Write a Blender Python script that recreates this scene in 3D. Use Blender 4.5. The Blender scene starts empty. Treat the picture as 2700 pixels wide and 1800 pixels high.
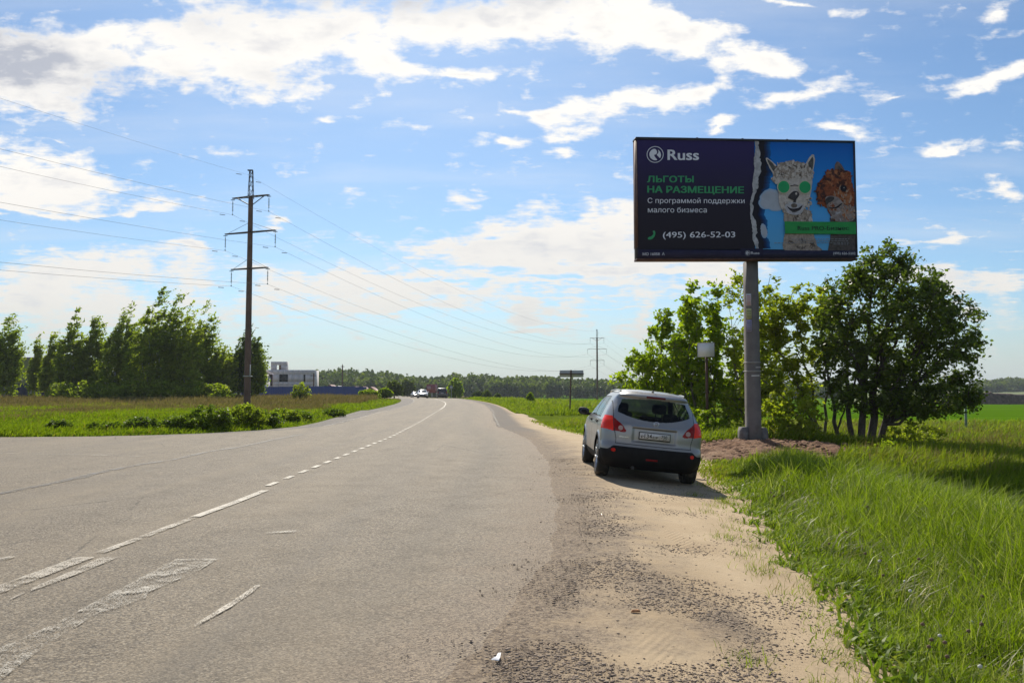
import bpy, math, random
import numpy as np
from mathutils import Vector, Matrix

# ------------------------------------------------------------------ camera, sky, sun, exposure
C = bpy.context.scene.collection
R = math.radians
F_PX, W_PX, H_PX = 2179.0, 2700.0, 1800.0
CAM_H = 1.55
HAZE_DENSITY = 0.00022
PITCH = math.atan(125.0 / F_PX)
cam_data = bpy.data.cameras.new('camera')
cam = bpy.data.objects.new('camera', cam_data)
C.objects.link(cam)
cam.location = (0, 0, CAM_H)
cam.rotation_euler = (R(90) + PITCH, 0, 0)
cam_data.sensor_width = 36
cam_data.lens = 36 * F_PX / W_PX
cam_data.clip_start = 0.1
cam_data.clip_end = 20000
bpy.context.scene.camera = cam

SUN_EL, SUN_AZ = R(41.5), R(-8.0)      # azimuth from +Y, negative = to the left
sun_data = bpy.data.lights.new('sun', 'SUN')
sun = bpy.data.objects.new('sun', sun_data)
C.objects.link(sun)
sd = Vector((math.sin(SUN_AZ) * math.cos(SUN_EL), math.cos(SUN_AZ) * math.cos(SUN_EL), math.sin(SUN_EL)))
sun.rotation_euler = sd.to_track_quat('Z', 'Y').to_euler()
sun_data.energy = 4.6
sun_data.angle = R(0.55)
sun_data.color = (1.0, 0.93, 0.80)
sun.location = (0, 0, 40)

sc = bpy.context.scene
sc.view_settings.view_transform = 'Standard'
sc.view_settings.look = 'None'
sc.view_settings.exposure = 0.45
sc.view_settings.gamma = 1
sc.view_settings.use_curve_mapping = False

class NT:
    """small node-tree helper"""
    def __init__(s, tree): s.t = tree; s.n = tree.nodes; s.l = tree.links
    def add(s, typ, **kw):
        nd = s.n.new(typ)
        for k, v in kw.items(): setattr(nd, k, v)
        return nd
    def put(s, sock, v):
        if isinstance(v, bpy.types.NodeSocket): s.l.new(v, sock)
        elif v is not None:
            if hasattr(sock.default_value, '__len__') and not hasattr(v, '__len__'): v = (v,) * len(sock.default_value)
            if hasattr(v, '__len__') and len(sock.default_value) == 4 and len(v) == 3: v = (*v, 1)
            sock.default_value = v
    def math(s, op, a, b=None, c=None, clamp=False):
        nd = s.add('ShaderNodeMath', operation=op, use_clamp=clamp)
        s.put(nd.inputs[0], a)
        if b is not None: s.put(nd.inputs[1], b)
        if c is not None: s.put(nd.inputs[2], c)
        return nd.outputs[0]
    def vmath(s, op, a, b=None):
        nd = s.add('ShaderNodeVectorMath', operation=op)
        s.put(nd.inputs[0], a)
        if b is not None: s.put(nd.inputs[1], b)
        return nd.outputs[0]
    def mix(s, f, a, b, blend='MIX'):
        nd = s.add('ShaderNodeMix', data_type='RGBA', blend_type=blend)
        s.put(nd.inputs[0], f); s.put(nd.inputs[6], a); s.put(nd.inputs[7], b)
        return nd.outputs[2]
    def noise(s, vec, scale, detail=4, rough=0.55, dist=0.0):
        nd = s.add('ShaderNodeTexNoise')
        if vec is not None: s.put(nd.inputs['Vector'], vec)
        s.put(nd.inputs['Scale'], scale); s.put(nd.inputs['Detail'], detail)
        s.put(nd.inputs['Roughness'], rough); s.put(nd.inputs['Distortion'], dist)
        return nd.outputs['Fac']
    def voro(s, vec, scale, feature='F1', out='Distance'):
        nd = s.add('ShaderNodeTexVoronoi', feature=feature)
        s.put(nd.inputs['Vector'], vec); s.put(nd.inputs['Scale'], scale)
        return nd.outputs[out]
    def ramp(s, f, lo, hi):
        nd = s.add('ShaderNodeMapRange', interpolation_type='SMOOTHSTEP')
        s.put(nd.inputs[0], f); s.put(nd.inputs[1], lo); s.put(nd.inputs[2], hi)
        return nd.outputs[0]
    def mapping(s, vec, loc=(0,0,0), rot=(0,0,0), scale=(1,1,1), typ='POINT'):
        nd = s.add('ShaderNodeMapping', vector_type=typ)
        s.put(nd.inputs[0], vec); s.put(nd.inputs[1], loc); s.put(nd.inputs[2], rot); s.put(nd.inputs[3], scale)
        return nd.outputs[0]
    def attr(s, name): return s.add('ShaderNodeAttribute', attribute_name=name).outputs['Fac']

def pix_dir(x, y):
    """direction of photo pixel (2700x1800) in world space"""
    a, b = (x - 1350) / F_PX, (900 - y) / F_PX
    return np.array((a, math.cos(PITCH) - b * math.sin(PITCH), math.sin(PITCH) + b * math.cos(PITCH)))
def G(x, y, z=0.0):
    d = pix_dir(x, y); t = (z - CAM_H) / d[2]
    return Vector((d[0] * t, d[1] * t, z))
def AT(x, y, Y):
    d = pix_dir(x, y); t = Y / d[1]
    return Vector((d[0] * t, Y, CAM_H + d[2] * t))
K = 2700 / 2352.0

world = bpy.data.worlds.new("World")
sc.world = world
world.use_nodes = True
wt = NT(world.node_tree)
wt.n.clear()
w_out = wt.add('ShaderNodeOutputWorld')
w_bg = wt.add('ShaderNodeBackground')
sky = wt.add('ShaderNodeTexSky', sky_type='NISHITA')
sky.sun_disc = False
sky.sun_elevation = SUN_EL
sky.sun_rotation = SUN_AZ
sky.altitude = 150
sky.air_density = 1.0
sky.dust_density = 0.6
sky.ozone_density = 2.0
geo = wt.add('ShaderNodeTexCoord').outputs['Generated']
sep = wt.add('ShaderNodeSeparateXYZ'); wt.put(sep.inputs[0], geo)
dx, dy, dz = sep.outputs
ady = wt.math('MAXIMUM', wt.math('ABSOLUTE', dy), 0.02)
tan_a = wt.math('DIVIDE', dx, ady)
tan_b = wt.math('DIVIDE', dz, ady)
comb = wt.add('ShaderNodeCombineXYZ'); wt.put(comb.inputs[0], tan_a); wt.put(comb.inputs[1], tan_b); wt.put(comb.inputs[2], wt.math('MULTIPLY', wt.math('SIGN', dy), 0.0))
ab = comb.outputs[0]
# cloud-layer plane coordinates, so that clouds flatten towards the horizon
zc = wt.math('ADD', wt.math('MAXIMUM', dz, 0.0), 0.10)
cp = wt.add('ShaderNodeCombineXYZ')
wt.put(cp.inputs[0], wt.math('DIVIDE', dx, zc)); wt.put(cp.inputs[1], wt.math('DIVIDE', dy, zc)); wt.put(cp.inputs[2], 0.0)
plane = cp.outputs[0]
warp = wt.add('ShaderNodeTexNoise'); wt.put(warp.inputs['Vector'], plane); warp.inputs['Scale'].default_value = 3.4; warp.inputs['Detail'].default_value = 5
wv = wt.vmath('SUBTRACT', warp.outputs['Color'], (0.5, 0.5, 0.5))
wv2 = wt.add('ShaderNodeVectorMath', operation='SCALE'); wt.put(wv2.inputs[0], wv); wv2.inputs['Scale'].default_value = 0.085
abw = wt.vmath('ADD', ab, wv2.outputs[0])
# cloud banks seen in the photo: centre, radii (photo pixels), tilt, strength
CLOUDS = [
 (90,150,200,90,10,1.4), (30,190,200,60,8,1.0), (640,85,330,105,0,1.15), (1120,45,330,82,0,1.3), (390,150,110,75,20,.9), (590,190,130,60,10,1.0),
 (230,110,80,60,0,.9), (900,160,130,36,8,1.0), (1560,70,240,50,14,1.0), (1760,142,110,34,0,1.1), (1420,90,160,60,0,.8),
 (1085,165,110,16,3,.9), (1460,235,150,32,-10,1.0), (1610,205,80,26,-12,.9), (1280,262,90,22,-5,.9), (1310,315,95,36,-14,1.0), (1140,335,75,22,14,1.0),
 (1295,368,55,14,-8,.8), (1190,248,60,16,4,.7), (1065,270,40,12,4,.6), (1650,277,75,13,-3,.85), (1790,228,60,22,-14,.8), (1900,198,90,22,-8,.85), (2050,215,60,15,6,.7),
 (2270,205,120,30,-20,1.0), (2330,170,70,28,-14,.9), (1930,300,100,24,4,.9), (2150,328,90,17,6,.85), (2310,445,90,22,-6,.95), (2280,30,70,28,-20,.7), (1830,5,200,14,0,.8),
 (130,400,220,70,12,1.0), (30,440,160,60,4,.9), (1085,450,55,24,18,.65), (1470,410,60,30,0,.7), (1330,540,420,66,-6,1.15), (1250,590,330,44,4,.9), (1500,620,260,34,4,.8),
 (190,620,340,50,-3,1.1), (60,690,350,44,0,1.0), (250,740,300,24,0,.8), (1000,660,200,20,0,.8), (1400,690,300,20,0,.7), (1700,560,120,30,0,.6), (450,568,90,15,2,.8), (780,650,330,40,3,.85), (640,700,420,34,0,.7), (640,520,60,10,2,.6), (1300,655,300,14,2,.8),
 (920,695,62,24,0,.85), (1215,712,58,36,0,1.0), (1265,740,110,16,0,.7), (1470,732,45,22,0,.8), (2150,540,110,20,0,.75), (2290,640,160,44,0,.75), (2220,720,200,40,0,.5),
 (300,480,240,14,0,.5), (70,482,90,10,0,.7), (155,328,40,12,0,.6), (755,276,30,10,-10,.6), (1500,760,400,30,0,.4), (500,760,500,30,0,.4), (2100,640,200,30,0,.6), (1650,600,200,40,0,.6),
 (-300,300,300,120,0,1.0), (2750,300,300,90,0,1.0), (900,-260,700,160,0,1.1), (-600,600,400,60,0,.9), (3000,600,400,60,0,.9), (2100,-250,500,110,0,1.0),
]
def tanab(xd, yd):
    d = pix_dir(xd * K, yd * K)
    return d[0] / d[1], d[2] / d[1]
def blob(vec, xd, yd, rx, ry, ang):
    a0, b0 = tanab(xd, yd)
    m = wt.mapping(vec, loc=(a0, b0, 0), rot=(0, 0, R(-ang)), scale=(rx * K / F_PX * 1.7, ry * K / F_PX * 1.7, 1.0), typ='TEXTURE')
    g = wt.add('ShaderNodeTexGradient', gradient_type='QUADRATIC_SPHERE'); wt.put(g.inputs[0], m)
    return g.outputs['Fac']
acc = None
for (xd, yd, rx, ry, ang, wgt) in CLOUDS:
    m = wt.math('MULTIPLY', blob(abw, xd, yd, rx, ry, ang), wgt)
    acc = m if acc is None else wt.math('ADD', acc, m)
acc = wt.math('MINIMUM', acc, 1.05)
n1 = wt.noise(wt.mapping(plane, scale=(0.8, 1.25, 1)), 3.6, 12, 0.62, 0.3)
n2 = wt.noise(wt.mapping(plane, scale=(0.8, 1.25, 1)), 17.0, 7, 0.6, 0.2)
n3 = wt.noise(wt.mapping(ab, scale=(1, 1.6, 1)), 22.0, 12, 0.60, 0.25)
nn = wt.math('ADD', wt.math('ADD', wt.math('MULTIPLY', n1, 0.22), wt.math('MULTIPLY', n2, 0.28)), wt.math('MULTIPLY', n3, 0.50))
dens = wt.math('ADD', wt.math('MULTIPLY', acc, 1.45), wt.math('MULTIPLY', wt.math('SUBTRACT', nn, 0.5), 4.8))
cov = wt.ramp(dens, 0.12, 1.0)
# thin veil of high haze so the blue is never flat
veil = wt.math('MULTIPLY', wt.ramp(wt.noise(wt.mapping(plane, scale=(0.35, 1.0, 1)), 1.7, 8, 0.6), 0.42, 0.8), 0.30)
cov = wt.math('MAXIMUM', cov, veil)
# thick parts turn grey underneath
GREYS = [(100,160,190,62,12,1.3), (-10,140,170,75,8,.8), (850,0,260,40,0,1.1), (620,190,80,35,0,.55), (480,70,130,45,0,.45), (1250,10,120,30,0,.8), (430,185,50,30,0,.35), (1300,575,240,30,0,.25), (1180,560,120,20,0,.2), (2200,640,90,20,0,.35), (1215,720,40,22,0,.3), (760,80,70,30,0,.4)]
ga = None
for (xd, yd, rx, ry, ang, wgt) in GREYS:
    m = wt.math('MULTIPLY', blob(abw, xd, yd, rx * 1.2, ry * 1.2, ang), wgt)
    ga = m if ga is None else wt.math('ADD', ga, m)
grey = wt.math('MULTIPLY', ga, wt.math('ADD', .25, wt.math('MULTIPLY', wt.ramp(nn, 0.36, 0.62), .75)), clamp=True)
soft = wt.math('MULTIPLY', wt.ramp(wt.noise(wt.mapping(ab, loc=(.012, -.022, 0), scale=(1, 1.6, 1)), 22.0, 6, 0.55, 0.25), 0.42, 0.66), wt.ramp(dens, .9, 2.0))
skyc = wt.mix(1.0, sky.outputs[0], (0.70, 0.87, 1.0, 1), 'MULTIPLY')
low = wt.ramp(tan_b, 0.34, 0.02)
white = wt.mix(low, (9.8, 9.5, 9.0, 1), (8.2, 7.7, 7.0, 1))
ccol = wt.mix(wt.math('MULTIPLY', soft, .55), white, (6.1, 6.2, 6.7, 1))
ccol = wt.mix(wt.math('MULTIPLY', grey, .92), ccol, (4.4, 4.7, 5.5, 1))
fin = wt.mix(wt.math('MULTIPLY', cov, wt.mix(low, (1,1,1,1), (0.88,0.88,0.88,1))), skyc, ccol)
hz = wt.ramp(tan_b, 0.13, 0.0)
fin = wt.mix(wt.math('MULTIPLY', hz, 0.6), fin, (5.2, 5.7, 5.75, 1))
wt.put(w_bg.inputs[0], fin)
w_bg.inputs[1].default_value = 0.08
wt.l.new(w_bg.outputs[0], w_out.inputs[0])
try:
    world.cycles.sampling_method = 'MANUAL'; world.cycles.sample_map_resolution = 512
except Exception: pass
try:
    sc.cycles.max_bounces = 8; sc.cycles.transparent_max_bounces = 12; sc.cycles.volume_bounces = 0
    sc.cycles.use_denoising = True
except Exception: pass

# ------------------------------------------------------------------ helpers: objects
rng = np.random.default_rng(7)
def empty(name, loc=(0,0,0), rot=(0,0,0)):
    o = bpy.data.objects.new(name, None); C.objects.link(o)
    o.location = loc; o.rotation_euler = rot; o.empty_display_size = 0.3
    return o
def tag(o, label=None, cat=None, group=None, kind=None):
    if label: o['label'] = label
    if cat: o['category'] = cat
    if group: o['group'] = group
    if kind: o['kind'] = kind
    return o
class MB:
    """collects vertices and faces, builds ONE mesh object"""
    def __init__(s): s.V = []; s.F = {}; s.n = 0; s.M = {}; s.A = {}
    def add(s, V, F, mi=0, rnd=None):
        V = np.asarray(V, float).reshape(-1, 3)
        if isinstance(F, np.ndarray): groups = [F]
        else:
            g = {}
            for f in F: g.setdefault(len(f), []).append(f)
            groups = [np.array(v) for v in g.values()]
        for f in groups:
            k = f.shape[1]
            s.F.setdefault(k, []).append(f + s.n)
            s.M.setdefault(k, []).append(np.full(len(f), mi) if np.isscalar(mi) else np.asarray(mi))
            s.A.setdefault(k, []).append(np.full(len(f), 0.5 if rnd is None else rnd) if (rnd is None or np.isscalar(rnd)) else np.asarray(rnd))
        s.V.append(V); s.n += len(V)
        return s
    def box(s, c, size, rz=0, mi=0, M=None, rnd=None):
        x, y, z = [d / 2 for d in size]
        P = np.array([(-x,-y,-z),(x,-y,-z),(x,y,-z),(-x,y,-z),(-x,-y,z),(x,-y,z),(x,y,z),(-x,y,z)])
        if M is not None: P = P @ np.array(M)[:3,:3].T
        if rz: cs, sn = math.cos(rz), math.sin(rz); P = np.c_[P[:,0]*cs-P[:,1]*sn, P[:,0]*sn+P[:,1]*cs, P[:,2]]
        return s.add(P + np.array(c), np.array([(0,3,2,1),(4,5,6,7),(0,1,5,4),(1,2,6,5),(2,3,7,6),(3,0,4,7)]), mi, rnd)
    def tube(s, pts, rad, n=6, mi=0, caps=True, rnd=None):
        P = np.asarray(pts, float); m = len(P)
        rad = np.full(m, rad) if np.isscalar(rad) else np.asarray(rad, float)
        T = np.gradient(P, axis=0) if m > 2 else np.repeat((P[-1] - P[0])[None], m, 0)
        T /= np.linalg.norm(T, axis=1)[:, None] + 1e-12
        up = np.array((0, 0, 1.0)) if abs(T[0][2]) < 0.9 else np.array((1.0, 0, 0))
        X = np.cross(T, up); X /= np.linalg.norm(X, axis=1)[:, None] + 1e-12
        Y = np.cross(T, X)
        a = np.arange(n) * 2 * math.pi / n
        V = (P[:, None] + rad[:, None, None] * (np.cos(a)[None, :, None] * X[:, None] + np.sin(a)[None, :, None] * Y[:, None])).reshape(-1, 3)
        i, j = np.meshgrid(np.arange(m - 1), np.arange(n), indexing='ij')
        i, j = i.ravel(), j.ravel(); k = (j + 1) % n
        F = np.c_[i*n+j, i*n+k, (i+1)*n+k, (i+1)*n+j]
        s.add(V, F, mi, rnd)
        if caps and rad[0] > 1e-5:
            s.add(V[:n], [tuple(range(n))[::1]], mi, rnd); s.add(V[-n:], [tuple(range(n))[::-1]], mi, rnd)
        return s
    def poly(s, pts3, mi=0):
        return s.add(pts3, [tuple(range(len(pts3)))], mi)
    def prism(s, pts2, axis_o, ux, uy, un, t, mi=0):
        """2-D outline extruded by t along un"""
        o, ux, uy, un = map(np.array, (axis_o, ux, uy, un))
        A = np.array([o + ux*p[0] + uy*p[1] for p in pts2]); B = A + un * t; n = len(A)
        F = [tuple(range(n)), tuple(range(2*n-1, n-1, -1))] + [(i, i+n, (i+1)%n+n, (i+1)%n) for i in range(n)]
        return s.add(np.r_[A, B], F, mi)
    def build(s, name, mats, parent=None, smooth=False, attr=False, auto=None):
        me = bpy.data.meshes.new(name)
        V = np.concatenate(s.V) if s.V else np.zeros((0, 3))
        me.vertices.add(len(V)); me.vertices.foreach_set('co', V.astype(np.float32).ravel())
        loops, starts, mi, at = [], [], [], []; c = 0
        for k in s.F:
            f = np.concatenate(s.F[k]); loops.append(f.ravel()); starts.append(c + np.arange(len(f)) * k); c += f.size
            mi.append(np.concatenate(s.M[k])); at.append(np.concatenate(s.A[k]))
        if loops:
            loops = np.concatenate(loops); starts = np.concatenate(starts)
            me.loops.add(len(loops)); me.loops.foreach_set('vertex_index', loops.astype(np.int32))
            me.polygons.add(len(starts)); me.polygons.foreach_set('loop_start', starts.astype(np.int32))
            me.update(calc_edges=True)
            me.polygons.foreach_set('material_index', np.concatenate(mi).astype(np.int32))
            if smooth: me.polygons.foreach_set('use_smooth', np.ones(len(starts), bool))
            if attr:
                a = me.attributes.new('rnd', 'FLOAT', 'FACE'); a.data.foreach_set('value', np.concatenate(at).astype(np.float32))
        for m in (mats if isinstance(mats, (list, tuple)) else [mats]): me.materials.append(m)
        me.validate(clean_customdata=False)
        if auto:
            me.set_sharp_from_angle(angle=R(auto))
        o = bpy.data.objects.new(name, me); C.objects.link(o)
        if parent: o.parent = parent
        return o
def vert_attr(o, name, vals):
    a = o.data.attributes.new(name, 'FLOAT', 'POINT'); a.data.foreach_set('value', np.asarray(vals, np.float32))

# ------------------------------------------------------------------ helpers: materials
def pbr(name, col, rough=0.6, metal=0.0, var=0.12, vscale=8.0, bump=0.0, bscale=60.0, spec=0.5, coat=0.0, dirt=None, coord='Object'):
    m = bpy.data.materials.new(name); m.use_nodes = True
    t = NT(m.node_tree); b = t.n['Principled BSDF']
    co = t.add('ShaderNodeTexCoord').outputs[coord]
    n = t.noise(co, vscale, 6, 0.6)
    dark = tuple(c * (1 - var) for c in col); lite = tuple(min(1, c * (1 + var)) for c in col)
    c = t.mix(t.ramp(n, 0.3, 0.7), dark, lite)
    if dirt:
        dn = t.ramp(t.noise(co, dirt[1], 7, 0.65), dirt[2], dirt[2] + 0.18)
        c = t.mix(dn, c, dirt[0])
    t.put(b.inputs['Base Color'], c)
    t.put(b.inputs['Roughness'], t.math('ADD', rough - 0.06, t.math('MULTIPLY', n, 0.12), clamp=True))
    b.inputs['Metallic'].default_value = metal
    b.inputs['Specular IOR Level'].default_value = spec
    b.inputs['Coat Weight'].default_value = coat
    b.inputs['Coat Roughness'].default_value = 0.06
    if bump:
        bp = t.add('ShaderNodeBump'); bp.inputs['Strength'].default_value = bump; bp.inputs['Distance'].default_value = 0.02
        t.put(bp.inputs['Height'], t.noise(co, bscale, 5, 0.6)); t.l.new(bp.outputs[0], b.inputs['Normal'])
    return m
def leafmat(name, c0, c1, c2, trans=0.45, rough=0.5, spec=0.35, tint=(1.1, 1.25, 0.45)):
    """foliage: colour varies leaf by leaf, light shines through"""
    m = bpy.data.materials.new(name); m.use_nodes = True
    t = NT(m.node_tree); b = t.n['Principled BSDF']
    r = t.attr('rnd')
    c = t.mix(t.ramp(r, 0.0, 0.55), c0, c1); c = t.mix(t.ramp(r, 0.72, 1.0), c, c2)
    big = t.noise(t.add('ShaderNodeTexCoord').outputs['Object'], 0.55, 3, 0.6)
    c = t.mix(t.math('MULTIPLY', t.ramp(big, 0.35, 0.7), 0.45), c, c1)
    t.put(b.inputs['Base Color'], c)
    b.inputs['Roughness'].default_value = rough; b.inputs['Specular IOR Level'].default_value = spec
    tr = t.add('ShaderNodeBsdfTranslucent'); t.put(tr.inputs[0], t.mix(1.0, c, (*tint, 1), 'MULTIPLY'))
    mx = t.add('ShaderNodeMixShader'); mx.inputs[0].default_value = trans
    t.l.new(b.outputs[0], mx.inputs[1]); t.l.new(tr.outputs[0], mx.inputs[2])
    t.l.new(mx.outputs[0], t.n['Material Output'].inputs[0])
    return m
def sstep(a, b, x): t = np.clip((np.asarray(x, float) - a) / (b - a), 0, 1); return t * t * (3 - 2 * t)
# ------------------------------------------------------------------ terrain, road, verge
def vnoise(x, y, s=1.0, seed=0):
    x = np.asarray(x, float) * s; y = np.asarray(y, float) * s
    xi, yi = np.floor(x).astype(np.int64), np.floor(y).astype(np.int64); fx, fy = x - xi, y - yi
    def h(a, b):
        v = np.sin(a * 127.1 + b * 311.7 + seed * 74.7) * 43758.5453
        return v - np.floor(v)
    fx, fy = fx*fx*(3-2*fx), fy*fy*(3-2*fy)
    return (h(xi,yi)*(1-fx)+h(xi+1,yi)*fx)*(1-fy) + (h(xi,yi+1)*(1-fx)+h(xi+1,yi+1)*fx)*fy
def XC(y): return np.interp(y, [-20,27,39,54,70,84,97,109,125,140,156,180,200,220,260,320,420], [-3.85,-3.88,-4.3,-5.0,-5.75,-6.7,-7.9,-9.3,-11.5,-13.9,-16.2,-20.5,-24.6,-29,-40,-60,-95])
RX = ([-20,3,4.8,6,8,11,17,25,30,32.5,34,51,60], [-.9,-.3,.0,.35,.7,.92,1.08,.88,.35,.0,-.30,-.95,-1.5])
def XR(y):   # right edge of the asphalt
    y = np.asarray(y, float)
    return np.where(y < 51, np.interp(y, *RX), XC(y) + 4.05)
GRX = ([-20,4.4,5,6.2,7.6,8.7,11,14,17.6,20,22,24,27,32,36,40,51,60], [1.8,2.1,2.15,2.4,2.6,2.62,3.05,3.6,4.1,4.5,4.4,3.9,3.2,2.6,1.7,1.25,.65,.1])
def XG(y):   # right edge of the sandy shoulder
    y = np.asarray(y, float)
    return np.where(y < 60, np.interp(y, *GRX), XC(y) + 5.4)
def XL(y):   # left edge of the asphalt
    y = np.asarray(y, float)
    return np.where(y < 26.4, -90.0, np.interp(y, [26.4,26.6,27.0,27.6,29,31,34,38,45,60,400],
            [-90,-16.6,-14.0,-12.0,-10.3,-9.1,-8.2,-8.0,-8.5,-9.6,-9.6]) * (y < 60) + (y >= 60) * (XC(y) - 3.85))
def XLG(y):  # left edge of the gravel strip
    y = np.asarray(y, float)
    return XL(y) - np.interp(y, [26.4,27,31,38,60,100,160], [0.0,.25,.35,1.0,1.4,1.5,1.5])
FALL = lambda y: -0.62 * sstep(133, 185, y)
def T(x, y):
    x = np.asarray(x, float); y = np.asarray(y, float)
    e = x - np.maximum(XR(y), XR(y) * 0 - 200)
    e = x - (XR(y) + 0.55)
    z = FALL(y) - 0.10 * np.clip(e, 0, 2.1)
    r = sstep(2.4, 9, e)
    z = z - 0.10 * r
    z += -0.30 * np.exp(-((x - 7.6) / 1.9) ** 2) * sstep(20, 15, y) * (e > 0)
    z += 0.12 * np.exp(-((x - np.interp(y, [0, 8, 14], [4.2, 4.6, 4.9])) / 0.7) ** 2) * sstep(17, 13, y)
    d = np.hypot((x - 7.2) / 4.2, (y - 23) / 4.2)
    z += 0.33 * np.exp(-d ** 2.0 * 1.1) * (e > 0)
    z -= 0.9 * sstep(30, 200, y) * sstep(3, 30, e) + 1.2 * sstep(120, 260, y) * sstep(8, 40, e)
    z += (vnoise(x, y, 0.45) - 0.5) * 0.12 * sstep(1.2, 3.5, e)
    el = XLG(y) - x
    inl = sstep(0, 2.5, el) * (y > 26)
    z += inl * (0.05 + (vnoise(x, y, 0.22, 3) - 0.5) * 0.35) * np.where(y < 140, 1, .6)
    z += -0.5 * sstep(60, 160, y) * sstep(4, 30, el)
    return z
def Ts(x, y): return float(T(np.array([x]), np.array([y]))[0])
def on(x, y): return Vector((x, y, Ts(x, y)))
def GT(px, py):
    """ground point under a photo pixel, terrain included"""
    p = G(px, py)
    for _ in range(12):
        z = Ts(p.x, p.y); q = G(px, py, z); p = Vector(((p.x+q.x)/2, (p.y+q.y)/2, z))
    return p

def grow_axis(dense, lo, hi, step, g=1.09):
    a = list(np.arange(lo, hi, step)); s = step
    while a[-1] < dense[1]: s *= g; a.append(a[-1] + s)
    s = step; b = []; c = lo
    while c > dense[0]: s *= g; c -= s; b.append(c)
    return np.array(b[::-1] + a)
gx = grow_axis((-6000, 6000), -22, 16, 0.3); gy = grow_axis((-200, 9000), -4, 50, 0.3, 1.045)
X, Y = np.meshgrid(gx, gy)
Zg = T(X, Y)
inside = ((X > XLG(Y) + 0.5) & (X < XG(Y) - 0.5)) | ((Y < 26.0) & (X < XG(Y) - 0.5))
Zg = np.where(inside, Zg - 0.12, Zg)
# the open pit's far side and rising ground far away
far = sstep(500, 2500, np.hypot(X, Y)); Zg = Zg - far * 6
mb = MB(); nx, ny = len(gx), len(gy)
i, j = np.meshgrid(np.arange(ny - 1), np.arange(nx - 1), indexing='ij'); i, j = i.ravel(), j.ravel()
mb.add(np.c_[X.ravel(), Y.ravel(), Zg.ravel()], np.c_[i*nx+j, i*nx+j+1, (i+1)*nx+j+1, (i+1)*nx+j])
def ground_mat():
    m = bpy.data.materials.new('meadow_soil'); m.use_nodes = True; t = NT(m.node_tree); b = t.n['Principled BSDF']
    co = t.add('ShaderNodeTexCoord').outputs['Object']
    sp = t.add('ShaderNodeSeparateXYZ'); t.put(sp.inputs[0], co)
    n = t.noise(co, 0.6, 8, 0.65); n2 = t.noise(co, 9, 6, 0.7)
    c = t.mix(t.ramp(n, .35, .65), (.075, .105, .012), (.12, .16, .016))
    nearv = t.math('MULTIPLY', t.ramp(sp.outputs[0], 1.5, 2.5), t.ramp(sp.outputs[1], 20, 16)); c = t.mix(nearv, c, t.mix(n2, (.030, .034, .010), (.055, .055, .018)))  # dark soil under near grass, deepened to stand for the shade between blades
    c = t.mix(t.math('MULTIPLY', t.ramp(n2, .5, .75), .5), c, (.13, .11, .05))
    dryf = t.math('MULTIPLY', t.ramp(t.math('ADD', sp.outputs[1], t.math('MULTIPLY', n, 30)), 55, 85), t.ramp(sp.outputs[0], -12, -18))
    c = t.mix(t.math('MULTIPLY', dryf, .8), c, t.mix(n2, (.10, .07, .03), (.15, .125, .05)))
    # cereal field beyond the rough verge on the right
    f = t.math('MULTIPLY', t.ramp(sp.outputs[0], 6, 10), t.ramp(t.math('ADD', sp.outputs[1], t.math('MULTIPLY', n, 10)), 42, 50))
    crop = t.mix(t.ramp(t.noise(t.mapping(co, scale=(.02, .12, 1)), 3, 5), .3, .7), (.055, .125, .005), (.080, .16, .007))
    c = t.mix(f, c, crop)
    t.put(b.inputs['Base Color'], c); b.inputs['Roughness'].default_value = 1; b.inputs['Specular IOR Level'].default_value = 0
    bp = t.add('ShaderNodeBump'); bp.inputs['Strength'].default_value = .5; bp.inputs['Distance'].default_value = .05
    t.put(bp.inputs['Height'], n2); t.l.new(bp.outputs[0], b.inputs['Normal'])
    return m
tag(mb.build('ground', ground_mat(), smooth=True), kind='structure')

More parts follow.
